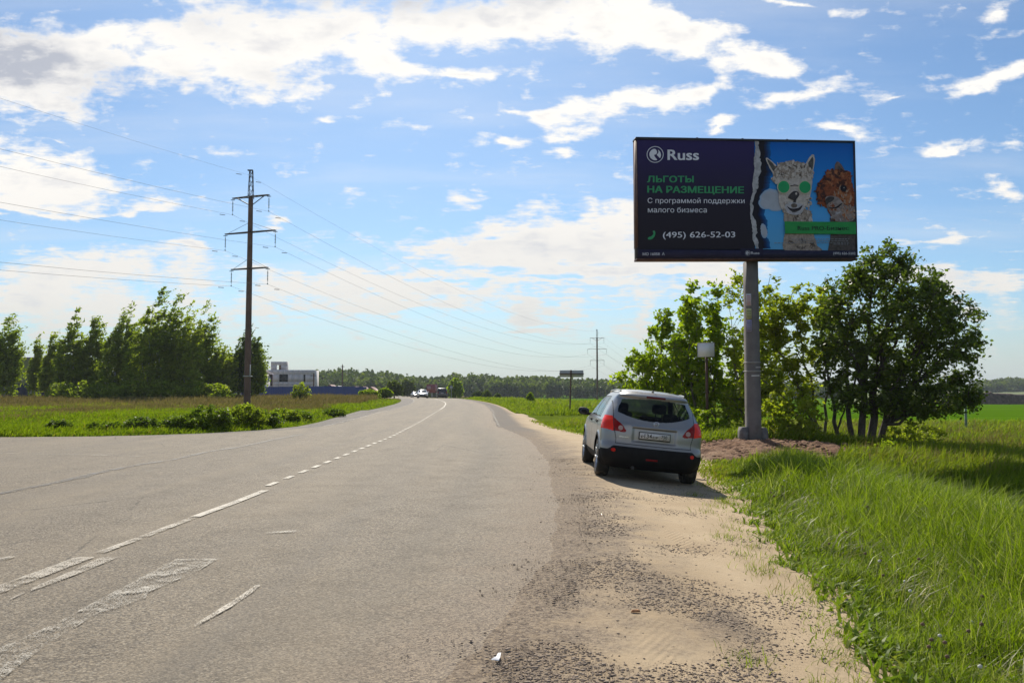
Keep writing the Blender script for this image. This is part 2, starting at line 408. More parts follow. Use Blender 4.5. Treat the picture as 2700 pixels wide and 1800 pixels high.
def asphalt_mat():
    m = bpy.data.materials.new('asphalt'); m.use_nodes = True; t = NT(m.node_tree); b = t.n['Principled BSDF']
    co = t.add('ShaderNodeTexCoord').outputs['Object']
    e = t.attr('edge')
    stone = t.voro(co, 66, out='Color'); st = t.add('ShaderNodeSeparateColor'); t.put(st.inputs[0], stone)
    c = t.mix(st.outputs[0], (.076, .061, .046), (.285, .232, .165))
    c = t.mix(t.math('MULTIPLY', t.ramp(st.outputs[1], .78, .9), .45), c, (.42, .365, .285))
    sd_ = t.voro(co, 75)
    c = t.mix(t.math('MULTIPLY', t.ramp(sd_, .45, .75), .55), c, (.06, .055, .05))
    big = t.noise(t.mapping(co, scale=(1, .18, 1)), .8, 7, .62)
    c = t.mix(t.math('MULTIPLY', t.ramp(big, .38, .68), .42), c, (.235, .190, .132))
    mid = t.noise(co, 1.7, 7, .7)
    c = t.mix(t.math('MULTIPLY', t.ramp(mid, .50, .72), .22), c, (.065, .06, .055))
    # wheel-polished tracks run along the lane
    tr = t.noise(t.mapping(co, scale=(1.3, .02, 1)), 1.0, 3, .5)
    c = t.mix(t.math('MULTIPLY', t.ramp(tr, .5, .75), .25), c, (.11, .10, .09))
    for e0 in (-1.7, -3.4, -6.1, -7.8):      # tyre-darkened wheel paths
        w_ = t.math('SUBTRACT', 1.0, t.math('MULTIPLY', t.math('ABSOLUTE', t.math('SUBTRACT', e, e0)), 1.9), clamp=True)
        c = t.mix(t.math('MULTIPLY', t.ramp(w_, 0, 1), t.math('MULTIPLY', t.ramp(big, .25, .6), .20)), c, (.085, .074, .062))
    crk = t.voro(t.mapping(t.vmath('ADD', co, (0, 0, 0)), scale=(1, .45, 1)), .55, feature='DISTANCE_TO_EDGE')
    cw = t.math('MULTIPLY', t.ramp(t.math('ADD', crk, t.math('MULTIPLY', t.noise(co, 3.5, 6, .7), .06)), .040, .030), t.ramp(t.noise(co, .32, 3), .54, .62))
    c = t.mix(t.math('MULTIPLY', cw, .6), c, (.045, .04, .035))
    # sand blown over the ragged right edge
    dn = t.noise(co, 2.6, 8, .7)
    es = t.math('ADD', e, t.math('MULTIPLY', t.math('SUBTRACT', dn, .5), 1.5))
    gr = t.mix(t.ramp(t.noise(co, 90, 5, .7), .50, .66), t.mix(st.outputs[0], (.075, .055, .045), (.26, .205, .15)), (.44, .34, .22))
    c = t.mix(t.math('MULTIPLY', t.ramp(es, -1.5, -.15), 1.0), c, gr)
    t.put(b.inputs['Base Color'], c)
    t.put(b.inputs['Roughness'], t.math('ADD', .72, t.math('MULTIPLY', mid, .2)))
    b.inputs['Specular IOR Level'].default_value = .22
    bp = t.add('ShaderNodeBump'); bp.inputs['Strength'].default_value = .75; bp.inputs['Distance'].default_value = .006
    t.put(bp.inputs['Height'], t.math('SUBTRACT', t.noise(co, 60, 4, .6), t.math('MULTIPLY', sd_, .8)))
    t.l.new(bp.outputs[0], b.inputs['Normal'])
    return m
def strip_sheet(name, ys, xl, xr, nx, dz, mat, skirtL=.10, skirtR=.10, pw=1.0, jit=0.0, seed=1, soft=0):
    u = np.linspace(0, 1, nx)
    ys = np.asarray(ys, float); L, Rr = xl(ys), xr(ys)
    if jit:
        Rr = Rr + (vnoise(ys, ys*0, 1.6, seed) - .5) * jit + (vnoise(ys, ys*0, 6, seed+2) - .5) * jit * .5
    uu = 1 - (1 - u) ** pw
    XX = L[:, None] + (Rr - L)[:, None] * uu[None]; YY = np.repeat(ys[:, None], nx, 1)
    ZZ = T(XX, YY) + dz
    ZZ[:, 0] -= skirtL
    if soft: ZZ -= skirtR * sstep(-soft, 0, XX - Rr[:, None])
    else: ZZ[:, -1] -= skirtR
    m = MB(); n = len(ys)
    i, j = np.meshgrid(np.arange(n - 1), np.arange(nx - 1), indexing='ij'); i, j = i.ravel(), j.ravel()
    m.add(np.c_[XX.ravel(), YY.ravel(), ZZ.ravel()], np.c_[i*nx+j, i*nx+j+1, (i+1)*nx+j+1, (i+1)*nx+j])
    o = m.build(name, mat, smooth=True)
    vert_attr(o, 'edge', (XX - XR(YY)).ravel())
    return tag(o, kind='structure')
ysr = np.r_[np.arange(-12, 26.2, .2), [26.3, 26.4, 26.6, 26.8, 27.0, 27.3, 27.6], np.arange(28, 60, .25), np.arange(60, 420, 1.5)]
amat = asphalt_mat()
strip_sheet('road', ysr, XL, XR, 60, .012, amat, pw=2.6, skirtL=.05, skirtR=.02, jit=.12, soft=.5)

def shoulder_mat():
    m = bpy.data.materials.new('sand_and_gravel'); m.use_nodes = True; t = NT(m.node_tree); b = t.n['Principled BSDF']
    co = t.add('ShaderNodeTexCoord').outputs['Object']
    sp = t.add('ShaderNodeSeparateXYZ'); t.put(sp.inputs[0], co)
    e = t.attr('edge')
    fine = t.noise(co, 90, 5, .7); mid = t.noise(co, 2.2, 8, .65)
    sand = t.mix(t.ramp(t.noise(co, 1.1, 7, .6), .3, .7), (.39, .29, .18), (.50, .385, .25))
    sand = t.mix(t.math('MULTIPLY', t.ramp(fine, .35, .65), .3), sand, (.27, .20, .125))
    peb = t.voro(co, 48, out='Color'); ps = t.add('ShaderNodeSeparateColor'); t.put(ps.inputs[0], peb)
    grav = t.mix(ps.outputs[0], (.075, .055, .045), (.26, .205, .15))
    k = t.math('ADD', t.math('MULTIPLY', e, -1.15), t.math('MULTIPLY', t.math('SUBTRACT', mid, .5), 3.0))
    pv = t.mapping(co, loc=(1.52, 5.6, 0), scale=(.85, 3.0, 1e6), typ='TEXTURE'); gp_ = t.add('ShaderNodeTexGradient', gradient_type='QUADRATIC_SPHERE'); t.put(gp_.inputs[0], pv)
    k = t.math('ADD', k, t.math('MULTIPLY', gp_.outputs['Fac'], 1.3))
    far_ = t.ramp(sp.outputs[1], 26, 34)
    k = t.math('ADD', k, t.math('MULTIPLY', far_, 0.35))
    c = t.mix(t.ramp(k, -1.25, .1), sand, t.mix(t.ramp(fine, .50, .66), grav, sand))
    c = t.mix(t.math('MULTIPLY', t.math('MULTIPLY', far_, t.ramp(t.math('ADD', e, t.math('MULTIPLY', mid, .8)), 1.35, .9)), .8), c, t.mix(fine, (.09, .08, .07), (.17, .15, .13)))
    # sweeping tyre tracks in the sand
    w = t.add('ShaderNodeTexWave', wave_type='BANDS', bands_direction='X'); t.put(w.inputs['Vector'], t.mapping(co, rot=(0, 0, R(28)), scale=(1, 1, 1)))
    w.inputs['Scale'].default_value = 6.0; w.inputs['Distortion'].default_value = 2.2; w.inputs['Detail'].default_value = 3; w.inputs['Detail Scale'].default_value = .35
    tk = t.math('MULTIPLY', w.outputs['Fac'], t.ramp(t.noise(t.mapping(co, rot=(0,0,R(28)), scale=(1,.3,1)), .9, 3), .52, .62))
    c = t.mix(t.math('MULTIPLY', tk, .22), c, (.28, .20, .125))
    t.put(b.inputs['Base Color'], c); b.inputs['Roughness'].default_value = .92; b.inputs['Specular IOR Level'].default_value = .2
    bp = t.add('ShaderNodeBump'); bp.inputs['Strength'].default_value = .75; bp.inputs['Distance'].default_value = .012
    hgt = t.math('ADD', t.math('MULTIPLY', fine, .7), t.math('ADD', t.math('MULTIPLY', t.noise(co, 14, 5, .6), .9), t.math('MULTIPLY', tk, .5)))
    t.put(bp.inputs['Height'], hgt); t.l.new(bp.outputs[0], b.inputs['Normal'])
    return m
smat = shoulder_mat()
ysh = np.r_[np.arange(-6, 60, .2), np.arange(60, 300, 1.5)]
strip_sheet('sand_shoulder', ysh, lambda y: XR(y) - .5, lambda y: XG(y) + .45, 26, .006, smat, skirtL=.08, skirtR=.10, jit=.25, seed=5)
gmat = pbr('dark_gravel', (.115, .10, .088), .9, var=.35, vscale=30, bump=.8, bscale=70, dirt=((.26, .21, .15), 1.4, .5))
strip_sheet('gravel_shoulder', np.r_[np.arange(27.2, 60, .3), np.arange(60, 300, 1.5)], lambda y: XLG(y) - .15, lambda y: XL(y) + .4, 8, .008, gmat, skirtL=.06, skirtR=.04)

# trodden earth around the foot of the billboard
def earth_mat():
    m = bpy.data.materials.new('bare_earth'); m.use_nodes = True; t = NT(m.node_tree); b = t.n['Principled BSDF']
    co = t.add('ShaderNodeTexCoord').outputs['Object']
    n = t.noise(co, 1.3, 8, .7); f = t.noise(co, 22, 6, .7)
    c = t.mix(t.ramp(n, .35, .6), (.16, .07, .035), (.30, .165, .085)); c = t.mix(t.math('MULTIPLY', t.ramp(f, .4, .6), .55), c, (.13, .07, .04))
    e = t.attr('sandy'); c = t.mix(t.ramp(t.math('ADD', e, t.math('MULTIPLY', t.math('SUBTRACT', n, .5), .9)), .35, .6), c, (.38, .285, .18))
    t.put(b.inputs['Base Color'], c); b.inputs['Roughness'].default_value = .95
    bp = t.add('ShaderNodeBump'); bp.inputs['Strength'].default_value = 1.; bp.inputs['Distance'].default_value = .05
    t.put(bp.inputs['Height'], t.math('ADD', f, n)); t.l.new(bp.outputs[0], b.inputs['Normal'])
    return m
def earth_r(th):   # radius of the patch by direction
    return 1 + .16 * np.sin(3 * th + .8) + .10 * np.sin(5 * th + 2) + .06 * np.sin(9 * th)
EC, ERX, ERY = (6.3, 21.3), 3.7, 2.3
m = MB(); nr, na = 44, 140
r_, a_ = np.meshgrid(np.linspace(0, 1, nr), np.arange(na) * 2 * math.pi / na, indexing='ij')
ex = EC[0] + ERX * r_ * earth_r(a_) * np.cos(a_); ey = EC[1] + ERY * r_ * earth_r(a_) * np.sin(a_)
ez = T(ex, ey) + .03 + ((vnoise(ex, ey, 5, 9) - .5) * .10 + (vnoise(ex, ey, 13, 4) - .5) * .06 + (vnoise(ex, ey, 1.6, 14) - .3) * .12) * (1 - r_ ** 4) - .14 * r_ ** 8
i, j = np.meshgrid(np.arange(nr - 1), np.arange(na), indexing='ij'); i, j = i.ravel(), j.ravel(); k = (j + 1) % na
m.add(np.c_[ex.ravel(), ey.ravel(), ez.ravel()], np.c_[i*na+j, (i+1)*na+j, (i+1)*na+k, i*na+k])
eo = m.build('earth_patch', earth_mat(), smooth=True)
vert_attr(eo, 'sandy', (sstep(6.0, 3.0, ex) * .75 + .1).ravel())
tag(eo, kind='structure')
def in_earth(x, y, k=1.0):
    th = np.arctan2((y - EC[1]) / ERY, (x - EC[0]) / ERX)
    return np.hypot((x - EC[0]) / ERX, (y - EC[1]) / ERY) < earth_r(th) * k

# ---- painted road markings (sheets just above the asphalt, worn through by noise)
def paint_mat(name, wear, col=(.41, .36, .285)):
    m = bpy.data.materials.new(name); m.use_nodes = True; t = NT(m.node_tree); b = t.n['Principled BSDF']
    co = t.add('ShaderNodeTexCoord').outputs['Object']
    t.put(b.inputs['Base Color'], t.mix(t.ramp(t.noise(co, 6, 5), .3, .7), tuple(c * .85 for c in col), col)); b.inputs['Roughness'].default_value = .65
    tr = t.add('ShaderNodeBsdfTransparent'); mx = t.add('ShaderNodeMixShader')
    w = t.ramp(t.math('ADD', t.math('MULTIPLY', t.noise(co, 95, 3, .7), .6), t.math('MULTIPLY', t.noise(co, 4, 6, .7), .4)), wear, wear + .07)
    t.put(mx.inputs[0], w); t.l.new(tr.outputs[0], mx.inputs[1]); t.l.new(b.outputs[0], mx.inputs[2]); t.l.new(mx.outputs[0], t.n['Material Output'].inputs[0])
    return m
pm_good, pm_mid, pm_old = paint_mat('road_paint', .40), paint_mat('worn_road_paint', .47), paint_mat('faded_road_paint', .495, (.36, .325, .265))
def mark(mb, pts, w, z=.024):
    """ribbon along pts [(x,y)], width w (scalar or per point)"""
    P = np.array(pts, float); ww = np.full(len(P), w) if np.isscalar(w) else np.array(w, float)
    D = np.gradient(P, axis=0); D /= np.linalg.norm(D, axis=1)[:, None]; N = np.c_[D[:,1], -D[:,0]]
    A, B = P - N * ww[:, None] / 2, P + N * ww[:, None] / 2; n = len(P)
    V = np.r_[np.c_[A, T(A[:,0], A[:,1]) + z], np.c_[B, T(B[:,0], B[:,1]) + z]]
    mb.add(V, [(q, q+n, q+n+1, q+1) for q in range(n-1)])
def quads(mb, pxs, z=.024):
    mb.poly([tuple(G(x, y, z)) for x, y in pxs])
m = MB()
yy = 13.2
while yy < 62: mark(m, [(XC(yy), yy), (XC(yy+.5), yy+.5)], .10); yy += 1.0
yl = np.arange(62.2, 150, 1.5); mark(m, np.c_[XC(yl), yl], .12)
mark(m, [(-3.73, 12.6), (-3.75, 11.2), (-3.80, 10.0)], .12)
tag(m.build('centre_line_marking', paint_mat('lane_paint', .43, (.40, .355, .285))), kind='structure')
m = MB()
mark(m, [(-3.80, 9.95), (-3.82, 8.8), (-3.86, 7.85)], .10)
quads(m, [(201,1467),(250,1467),(0,1563),(-80,1590),(-80,1572),(0,1540)])
quads(m, [(-60,1478),(38,1463),(42,1466),(-60,1500)])
quads(m, [(268,1467),(312,1467),(232,1501),(150,1532),(82,1556),(84,1548),(170,1512)])
quads(m, [(60,1560),(66,1562),(30,1578),(26,1576)])
quads(m, [(672,1542),(690,1539),(668,1558),(610,1598),(515,1650),(510,1646),(600,1590),(632,1570)])
tag(m.build('worn_line_marking', pm_mid), kind='structure')
m = MB()
quads(m, [(466,1472),(577,1471),(520,1505),(390,1560),(385,1575),(250,1620),(120,1700),(10,1785),(-60,1830),(-60,1740),(0,1705),(150,1640),(240,1590)])
quads(m, [(700,1402),(780,1396),(785,1401),(702,1406)])
mark(m, [(-12.9, 19.9), (-10.5, 19.5), (-8.3, 18.9)], .12); 
mark(m, [(-30, 20.6), (-20, 20.4), (-13, 19.9)], .14)
tag(m.build('faded_arrow_marking', pm_old), kind='structure')
m = MB()
yl = np.r_[np.arange(34, 60, 1.0), np.arange(60, 300, 2.0)]; mark(m, np.c_[XC(yl) - 3.6, yl], .10)
yl = np.arange(34, 150, 1.2); mark(m, np.c_[XR(yl) - .22, yl], .08)
tag(m.build('edge_line_marking', paint_mat('thin_edge_paint', .50, (.34, .31, .26))), kind='structure')
# seam between the side road's asphalt and the main road's
m = MB()
seam = [G(x, y) for x, y in [(-40,1312),(60,1292),(200,1262),(330,1234),(450,1214),(560,1190),(640,1178),(720,1160),(800,1146)]]
sp_ = np.array([(p.x, p.y) for p in seam]); tt = np.linspace(0, len(sp_) - 1, 90)
sx = np.interp(tt, range(len(sp_)), sp_[:,0]); sy = np.interp(tt, range(len(sp_)), sp_[:,1])
mark(m, np.c_[sx + (vnoise(tt*2, tt, 1, 8)-.5)*.1, sy + (vnoise(tt*2, tt, 1, 4)-.5)*.25], .10 + .16 * vnoise(tt, tt, 2, 6), .021)
tag(m.build('asphalt_seam', paint_mat('seam_tar', .47, (.075, .066, .058))), kind='structure')

# ---- loose stones
def stones(name, n, px, py, size, mat, label=None):
    u = rng.normal(size=(8, 3)); u /= np.linalg.norm(u, axis=1)[:, None]
    base = np.array([(1,0,0),(-1,0,0),(0,1,0),(0,-1,0),(0,0,1),(0,0,-1)], float)
    F = np.array([(0,2,4),(2,1,4),(1,3,4),(3,0,4),(2,0,5),(1,2,5),(3,1,5),(0,3,5)])
    s = size[0] * (size[1] / size[0]) ** (rng.random(n) ** 2.6)
    sc3 = s[:, None] * (0.55 + rng.random((n, 3)) * .8) * np.array((1, 1, .42))
    V = base[None] * sc3[:, None] * (0.8 + .4 * rng.random((n, 6, 1)))
    a = rng.random(n) * 6.28; cs, sn = np.cos(a)[:, None], np.sin(a)[:, None]
    V = np.stack((V[..., 0]*cs - V[..., 1]*sn, V[..., 0]*sn + V[..., 1]*cs, V[..., 2]), -1)
    z = T(px, py) + np.where(px < XR(py) + .05, .018, .006)
    V += np.stack((px, py, z + s * .18), -1)[:, None]
    FF = (F[None] + (np.arange(n) * 6)[:, None, None]).reshape(-1, 3)
    m = MB(); m.add(V.reshape(-1, 3), FF, rnd=np.repeat(rng.random(n), 8))
    return tag(m.build(name, mat, attr=True), kind='stuff')
def stone_mat():
    m = bpy.data.materials.new('loose_stone'); m.use_nodes = True; t = NT(m.node_tree); b = t.n['Principled BSDF']
    c = t.mix(t.attr('rnd'), (.14, .10, .075), (.40, .31, .23)); t.put(b.inputs['Base Color'], c); b.inputs['Roughness'].default_value = .9
    return m
stm = stone_mat()
n = 150000
py = 4.0 + 15 * rng.random(n) ** 1.8; px = XR(py) + np.abs(rng.normal(.95, .75, n)) - .25 * rng.random(n) ** 3 * 3
dn = vnoise(px, py, 1.1, 21) * .6 + vnoise(px, py, 3, 22) * .4
dn = dn + .34 * np.exp(-((px - 1.5) / .40) ** 2 - ((py - 5.6) / 1.7) ** 2) + .05 * sstep(6, 4, py) + .1*np.exp(-((px-.15)/.35)**2)
keep = (rng.random(n) < sstep(.48, .88, dn) * .75 + .008) & (px < XG(py) + .1)
stones('gravel', int(keep.sum()), px[keep], py[keep], (.0025, .015), stm)

n = 2600
th = rng.random(n) * 6.28; rr_ = rng.random(n) ** .6 * 1.02
cx_, cy_ = EC[0] + ERX * rr_ * earth_r(th) * np.cos(th), EC[1] + ERY * rr_ * earth_r(th) * np.sin(th)
clod = bpy.data.materials.new('earth_clod'); clod.use_nodes = True; ct_ = NT(clod.node_tree); ct_.put(ct_.n['Principled BSDF'].inputs['Base Color'], ct_.mix(ct_.attr('rnd'), (.11, .05, .028), (.36, .21, .12))); ct_.n['Principled BSDF'].inputs['Roughness'].default_value = .95
_o = stones('earth_clods', n, cx_, cy_, (.018, .085), clod)
_v = np.zeros(len(_o.data.vertices) * 3); _o.data.vertices.foreach_get('co', _v); _v = _v.reshape(-1, 3); _v[:, 2] += .035; _o.data.vertices.foreach_set('co', _v.ravel())
# ------------------------------------------------------------------ grass
def blades(name, x, y, h, w, mat, bend=.55, wind=(1.0, .12), rnd=None, z0=-.01, seg=3, flop=.35):
    n = len(x); z = T(x, y) + z0
    a = rng.random(n) * 2 * math.pi                       # facing
    ra = rng.normal(0, flop, (n, 2))
    dirx = wind[0] * bend + ra[:, 0]; diry = wind[1] * bend + ra[:, 1]
    t = np.linspace(0, 1, seg + 1)
    k = t[None] ** 2
    px = x[:, None] + dirx[:, None] * h[:, None] * k; py = y[:, None] + diry[:, None] * h[:, None] * k
    lean = np.hypot(dirx, diry)
    pz = z[:, None] + h[:, None] * (t[None] - (np.minimum(lean, 1.2)[:, None] * .42) * t[None] ** 2.6)
    ww = (w[:, None] * np.array([.8, 1.0, .7, .08] if seg == 3 else np.linspace(1, .1, seg + 1))[None]) / 2
    ox, oy = np.cos(a)[:, None] * ww, np.sin(a)[:, None] * ww
    A = np.stack((px - ox, py - oy, pz), -1); B = np.stack((px + ox, py + oy, pz), -1)
    V = np.stack((A, B), 2).reshape(n, -1, 3); nv = V.shape[1]
    f = np.array([(2*s, 2*s+1, 2*s+3, 2*s+2) for s in range(seg)])
    F = (f[None] + (np.arange(n) * nv)[:, None, None]).reshape(-1, 4)
    if rnd is None: rnd = rng.random(n)
    rr = np.repeat(rnd[:, None], seg, 1); 
    m = MB(); m.add(V.reshape(-1, 3), F, rnd=rr.ravel())
    return tag(m.build(name, mat, attr=True), kind='stuff')
gm_near = leafmat('tall_grass', (.080, .135, .008), (.225, .285, .018), (.42, .40, .20), .50, .5, .15)
gm_far = leafmat('meadow_grass', (.100, .145, .010), (.225, .270, .016), (.30, .22, .09), .50, .6, .08)
gm_left = leafmat('left_meadow_grass', (.100, .150, .008), (.230, .285, .012), (.26, .16, .08), .48, .6, .08)

def clumpy(x, y, s=2.0, seed=0): return vnoise(x, y, s, seed) * .6 + vnoise(x, y, s * 3.1, seed + 1) * .4
# near right verge: tall wind-bent grass
n = 330000
u = rng.random(n); y = 3.2 * (17.5 / 3.2) ** u; x = XG(y) + (y * .62 + 1.0 - XG(y) + .8) * rng.random(n) ** .8 - .35
e = x - XG(y); c = clumpy(x, y, 1.3, 31)
jag = np.sin(y * 3.1 + x) * .12 + np.sin(y * 7.7 - 2 * x) * .08 + (clumpy(x + y * .6, y - x * .4, 2.6, 90) - .5) * .9
keep = (x < y * .64 + 1.2) & (rng.random(n) < (.012 + .988 * sstep(.02, .7, e + jag)))
x, y, e, c = x[keep], y[keep], e[keep], c[keep]
crest = np.exp(-((x - np.interp(y, [4, 8, 14], [4.4, 4.9, 5.0])) / 1.25) ** 2)
h = (.07 + .20 * sstep(0, .9, e) + .30 * crest * sstep(.3, 1.2, e)) * (.6 + .7 * rng.random(len(x))) * (.45 + 1.1 * c)
h = np.where(x > 6.2, h * .8, h)
w = .0045 + .0006 * y
r = rng.random(len(x)) * .82 + (c - .5) * .25
r = np.where(rng.random(len(x)) < .10, .93 + .07 * rng.random(len(x)), r)
blades('tall_verge_grass', x, y, h * .98, w * (.5 + 1.0 * rng.random(len(x))), gm_near, bend=.55, flop=.50, rnd=np.clip(r, 0, 1), seg=3)
# pale seed heads nodding downwind
n = 14000
y = 4.2 * (15 / 4.2) ** rng.random(n); x = XG(y) + .5 + (np.minimum(y * .62 + .6, 7.2) - XG(y) - .5) * rng.random(n)
k = rng.random(n) < sstep(.3, .65, clumpy(x, y, 1.8, 77)) * .35 + .08; x, y = x[k], y[k]
blades('seed_heads', x, y, .42 * (.8 + .4 * rng.random(len(x))), np.full(len(x), .0075) * (.6 + y / 14), leafmat('seed_head', (.20, .21, .08), (.30, .28, .13), (.38, .31, .18), .35), bend=.9, flop=.4)
# sparse tufts straying on to the sand
n = 5200
cx = []; 
for _ in range(42):
    yy_ = 4.3 + 12 * rng.random() ** 1.6; xx_ = float(XG(yy_)) - abs(rng.normal(0, .30)); k_ = rng.integers(18, 70)
    cx.append(np.c_[rng.normal(xx_, .09, k_), rng.normal(yy_, .12, k_)])
P = np.concatenate(cx)
blades('stray_grass_tufts', P[:,0], P[:,1], .05 + .08 * rng.random(len(P)), np.full(len(P), .005), gm_far, bend=.2, flop=.5, seg=3)
# meadow on the right, around the trees, behind the car
n = 130000
y = 15 * (43 / 15) ** rng.random(n); x = XG(y) - .2 + (y * .66 + 2 - XG(y)) * rng.random(n)
c = clumpy(x, y, .7, 41)
keep = ~in_earth(x, y, .93) & (rng.random(n) < .25 + sstep(0, .6, x - XG(y) + (c - .5)))
x, y, c = x[keep], y[keep], c[keep]
h = (.10 + .30 * sstep(.2, 2.0, x - XG(y))) * (.5 + .9 * c) * (.6 + .7 * rng.random(len(x)))
blades('meadow_grass', x, y, h, .006 + .0009 * y * (.6 + .8 * rng.random(len(x))), gm_far, bend=.45, rnd=np.clip(rng.random(len(x)) * .85 + (c - .5) * .5 + .05, 0, 1), seg=3)
n = 46000
y = 55 * (150 / 55) ** rng.random(n); x = XG(y) - .2 + (18) * rng.random(n) ** 1.4
c = clumpy(x, y, .3, 43)
blades('verge_grass', x, y, (.15 + .40 * sstep(.3, 3, x - XG(y))) * (.3 + 1.2 * c) * (.6 + .7 * rng.random(n)), .0012 * y * (.6 + .8 * rng.random(n)), gm_far, bend=.35, rnd=np.clip(rng.random(n) * .8 + (c - .5) * .6, 0, 1), seg=3)
# left meadow: bright fringe by the asphalt, seed-brown and dry towards the trees
n = 260000
y = 26.7 * (112 / 26.7) ** (rng.random(n) ** .85)
xl = XLG(y); x = xl - .1 - (y * .68 + 3 + xl) * rng.random(n) ** .9
keep = (x > -y * .68 - 3) & (x < xl - .05); x, y = x[keep], y[keep]; n = len(x)
c = clumpy(x, y, .45, 51); d = np.minimum(y - 26.4, (XLG(y) - x) * 1.4)
h = (.10 + .16 * sstep(0, 1.2, d) * sstep(9, 3, d) + .10 * sstep(4, 12, d) + .10 * sstep(45, 85, y) * sstep(4, 12, XLG(y) - x)) * (.5 + 1.0 * c) * (.6 + .7 * rng.random(n))
dry = sstep(40, 80, y + (c - .5) * 22) * sstep(5, 14, XLG(y) - x)
r = rng.random(n) * .6 + dry * .50 * (rng.random(n) < .85) + (c - .5) * .45
r = np.where(rng.random(n) < .05, .95, r)
blades('meadow_grass', x, y, h, .007 + .00085 * y * (.5 + .9 * rng.random(n)), gm_left, bend=.35, rnd=np.clip(r, 0, 1), seg=3)

# rusty dry stalks standing in front of the birches and in streaks across the left meadow
n = 230000
y = 38 * (108 / 38) ** (rng.random(n) ** .75); xl = XLG(y); x = xl - 3 - (y * .68 + xl) * rng.random(n)
c = clumpy(x * .8, y, .22, 67)
keep = (rng.random(n) < sstep(44, 74, y + (c - .5) * 26) * (.25 + .45 * sstep(.35, .6, c)) + sstep(.58, .70, c) * .25) & (x > -y * .68 - 3); x, y, c = x[keep], y[keep], c[keep]
blades('dry_stalks', x, y, (.34 + .55 * sstep(60, 90, y)) * (.5 + .8 * rng.random(len(x))), .0007 * y * (.5 + .9 * rng.random(len(x))), leafmat('dry_stalk', (.13, .115, .03), (.22, .18, .05), (.28, .20, .11), .35, .8, .0, (1, 1, 1)), bend=.25)
n = 22000
y = 18 * (41 / 18) ** rng.random(n); x = XG(y) + 3 + (y * .66 - XG(y)) * rng.random(n)
c = clumpy(x, y, .6, 66); k = (rng.random(n) < sstep(.45, .65, c) * .7) & ~in_earth(x, y, 1.05) & (x > 8); x, y = x[k], y[k]
blades('dry_stalks', x, y, .30 + .35 * rng.random(len(x)), .0007 * y, bpy.data.materials['dry_stalk'], bend=.2)

# broad-leaved weeds and a few dandelion clocks among the near grass
n = 260
y = 4.2 * (15 / 4.2) ** rng.random(n); x = XG(y) + .05 + (np.minimum(y * .6, 6.8) - XG(y)) * rng.random(n) ** 1.5
P = np.concatenate([np.c_[rng.normal(a, .07, 12), rng.normal(b, .07, 12)] for a, b in zip(x, y)])
blades('verge_weeds', P[:,0], P[:,1], .05 + .13 * rng.random(len(P)), .016 + .022 * rng.random(len(P)), leafmat('verge_weed_leaf', (.10, .16, .02), (.18, .24, .03), (.26, .26, .07), .45, .5, .2), bend=.2, flop=.6)
n = 70
y = 4.4 * (13 / 4.4) ** rng.random(n); x = XG(y) + .2 + (np.minimum(y * .6, 6.0) - XG(y)) * rng.random(n)
m = MB()
for a, b in zip(x, y):
    h_ = .18 + .2 * rng.random(); z_ = Ts(a, b); m.tube([(a, b, z_), (a + .02, b, z_ + h_ * .6), (a + .05, b, z_ + h_)], .0018, 3, mi=0, caps=False)
    q = rng.random() < .35
    m.tube([(a+.05, b, z_+h_-.010), (a+.05, b, z_+h_-.005), (a+.05, b, z_+h_+.006), (a+.05, b, z_+h_+.011)], [.004, .013, .012, .003], 7, mi=1 if q else 2)
tag(m.build('wild_flowers', [pbr('flower_stem', (.12,.16,.04), .8), pbr('pale_flower', (.62,.60,.52), .8), pbr('brown_seed_head', (.16,.10,.06), .9)]), kind='stuff')
# ------------------------------------------------------------------ trees
def unit(v): return v / (np.linalg.norm(v, axis=-1, keepdims=True) + 1e-9)
def leaf_mesh(P, size, wind, rg, droop=.2, elong=1.6, mb=None, rnd=None, up=.25):
    """one folded-diamond leaf per point"""
    n = len(P); s = size * (.6 + .8 * rg.random(n))
    d = unit(rg.normal(0, 1, (n, 3)) * np.array((.8, .8, .6)) + np.array((wind, 0, -droop)))
    nrm = unit(rg.normal(0, 1, (n, 3)) + np.array((0, 0, up))); side = unit(np.cross(d, nrm))
    L, Wd = (s * elong / 2)[:, None], (s / 2)[:, None]
    V = np.stack((P - d * L, P + side * Wd, P + d * L, P - side * Wd), 1)
    F = np.arange(4 * n).reshape(n, 4)
    mb = mb or MB(); mb.add(V.reshape(-1, 3), F, rnd=rg.random(n) if rnd is None else rnd)
    return mb
def bez(a, b, c, m=7):
    t = np.linspace(0, 1, m)[:, None]
    return (1-t)**2 * a + 2*t*(1-t) * b + t**2 * c
bark_dark = pbr('dark_bark', (.075, .058, .045), .9, var=.35, vscale=14, bump=.6, bscale=30)
bark_grey = pbr('grey_green_bark', (.15, .13, .095), .9, var=.35, vscale=14, bump=.5, bscale=30)
bark_birch = pbr('birch_bark', (.42, .40, .36), .8, var=.5, vscale=9, bump=.3)
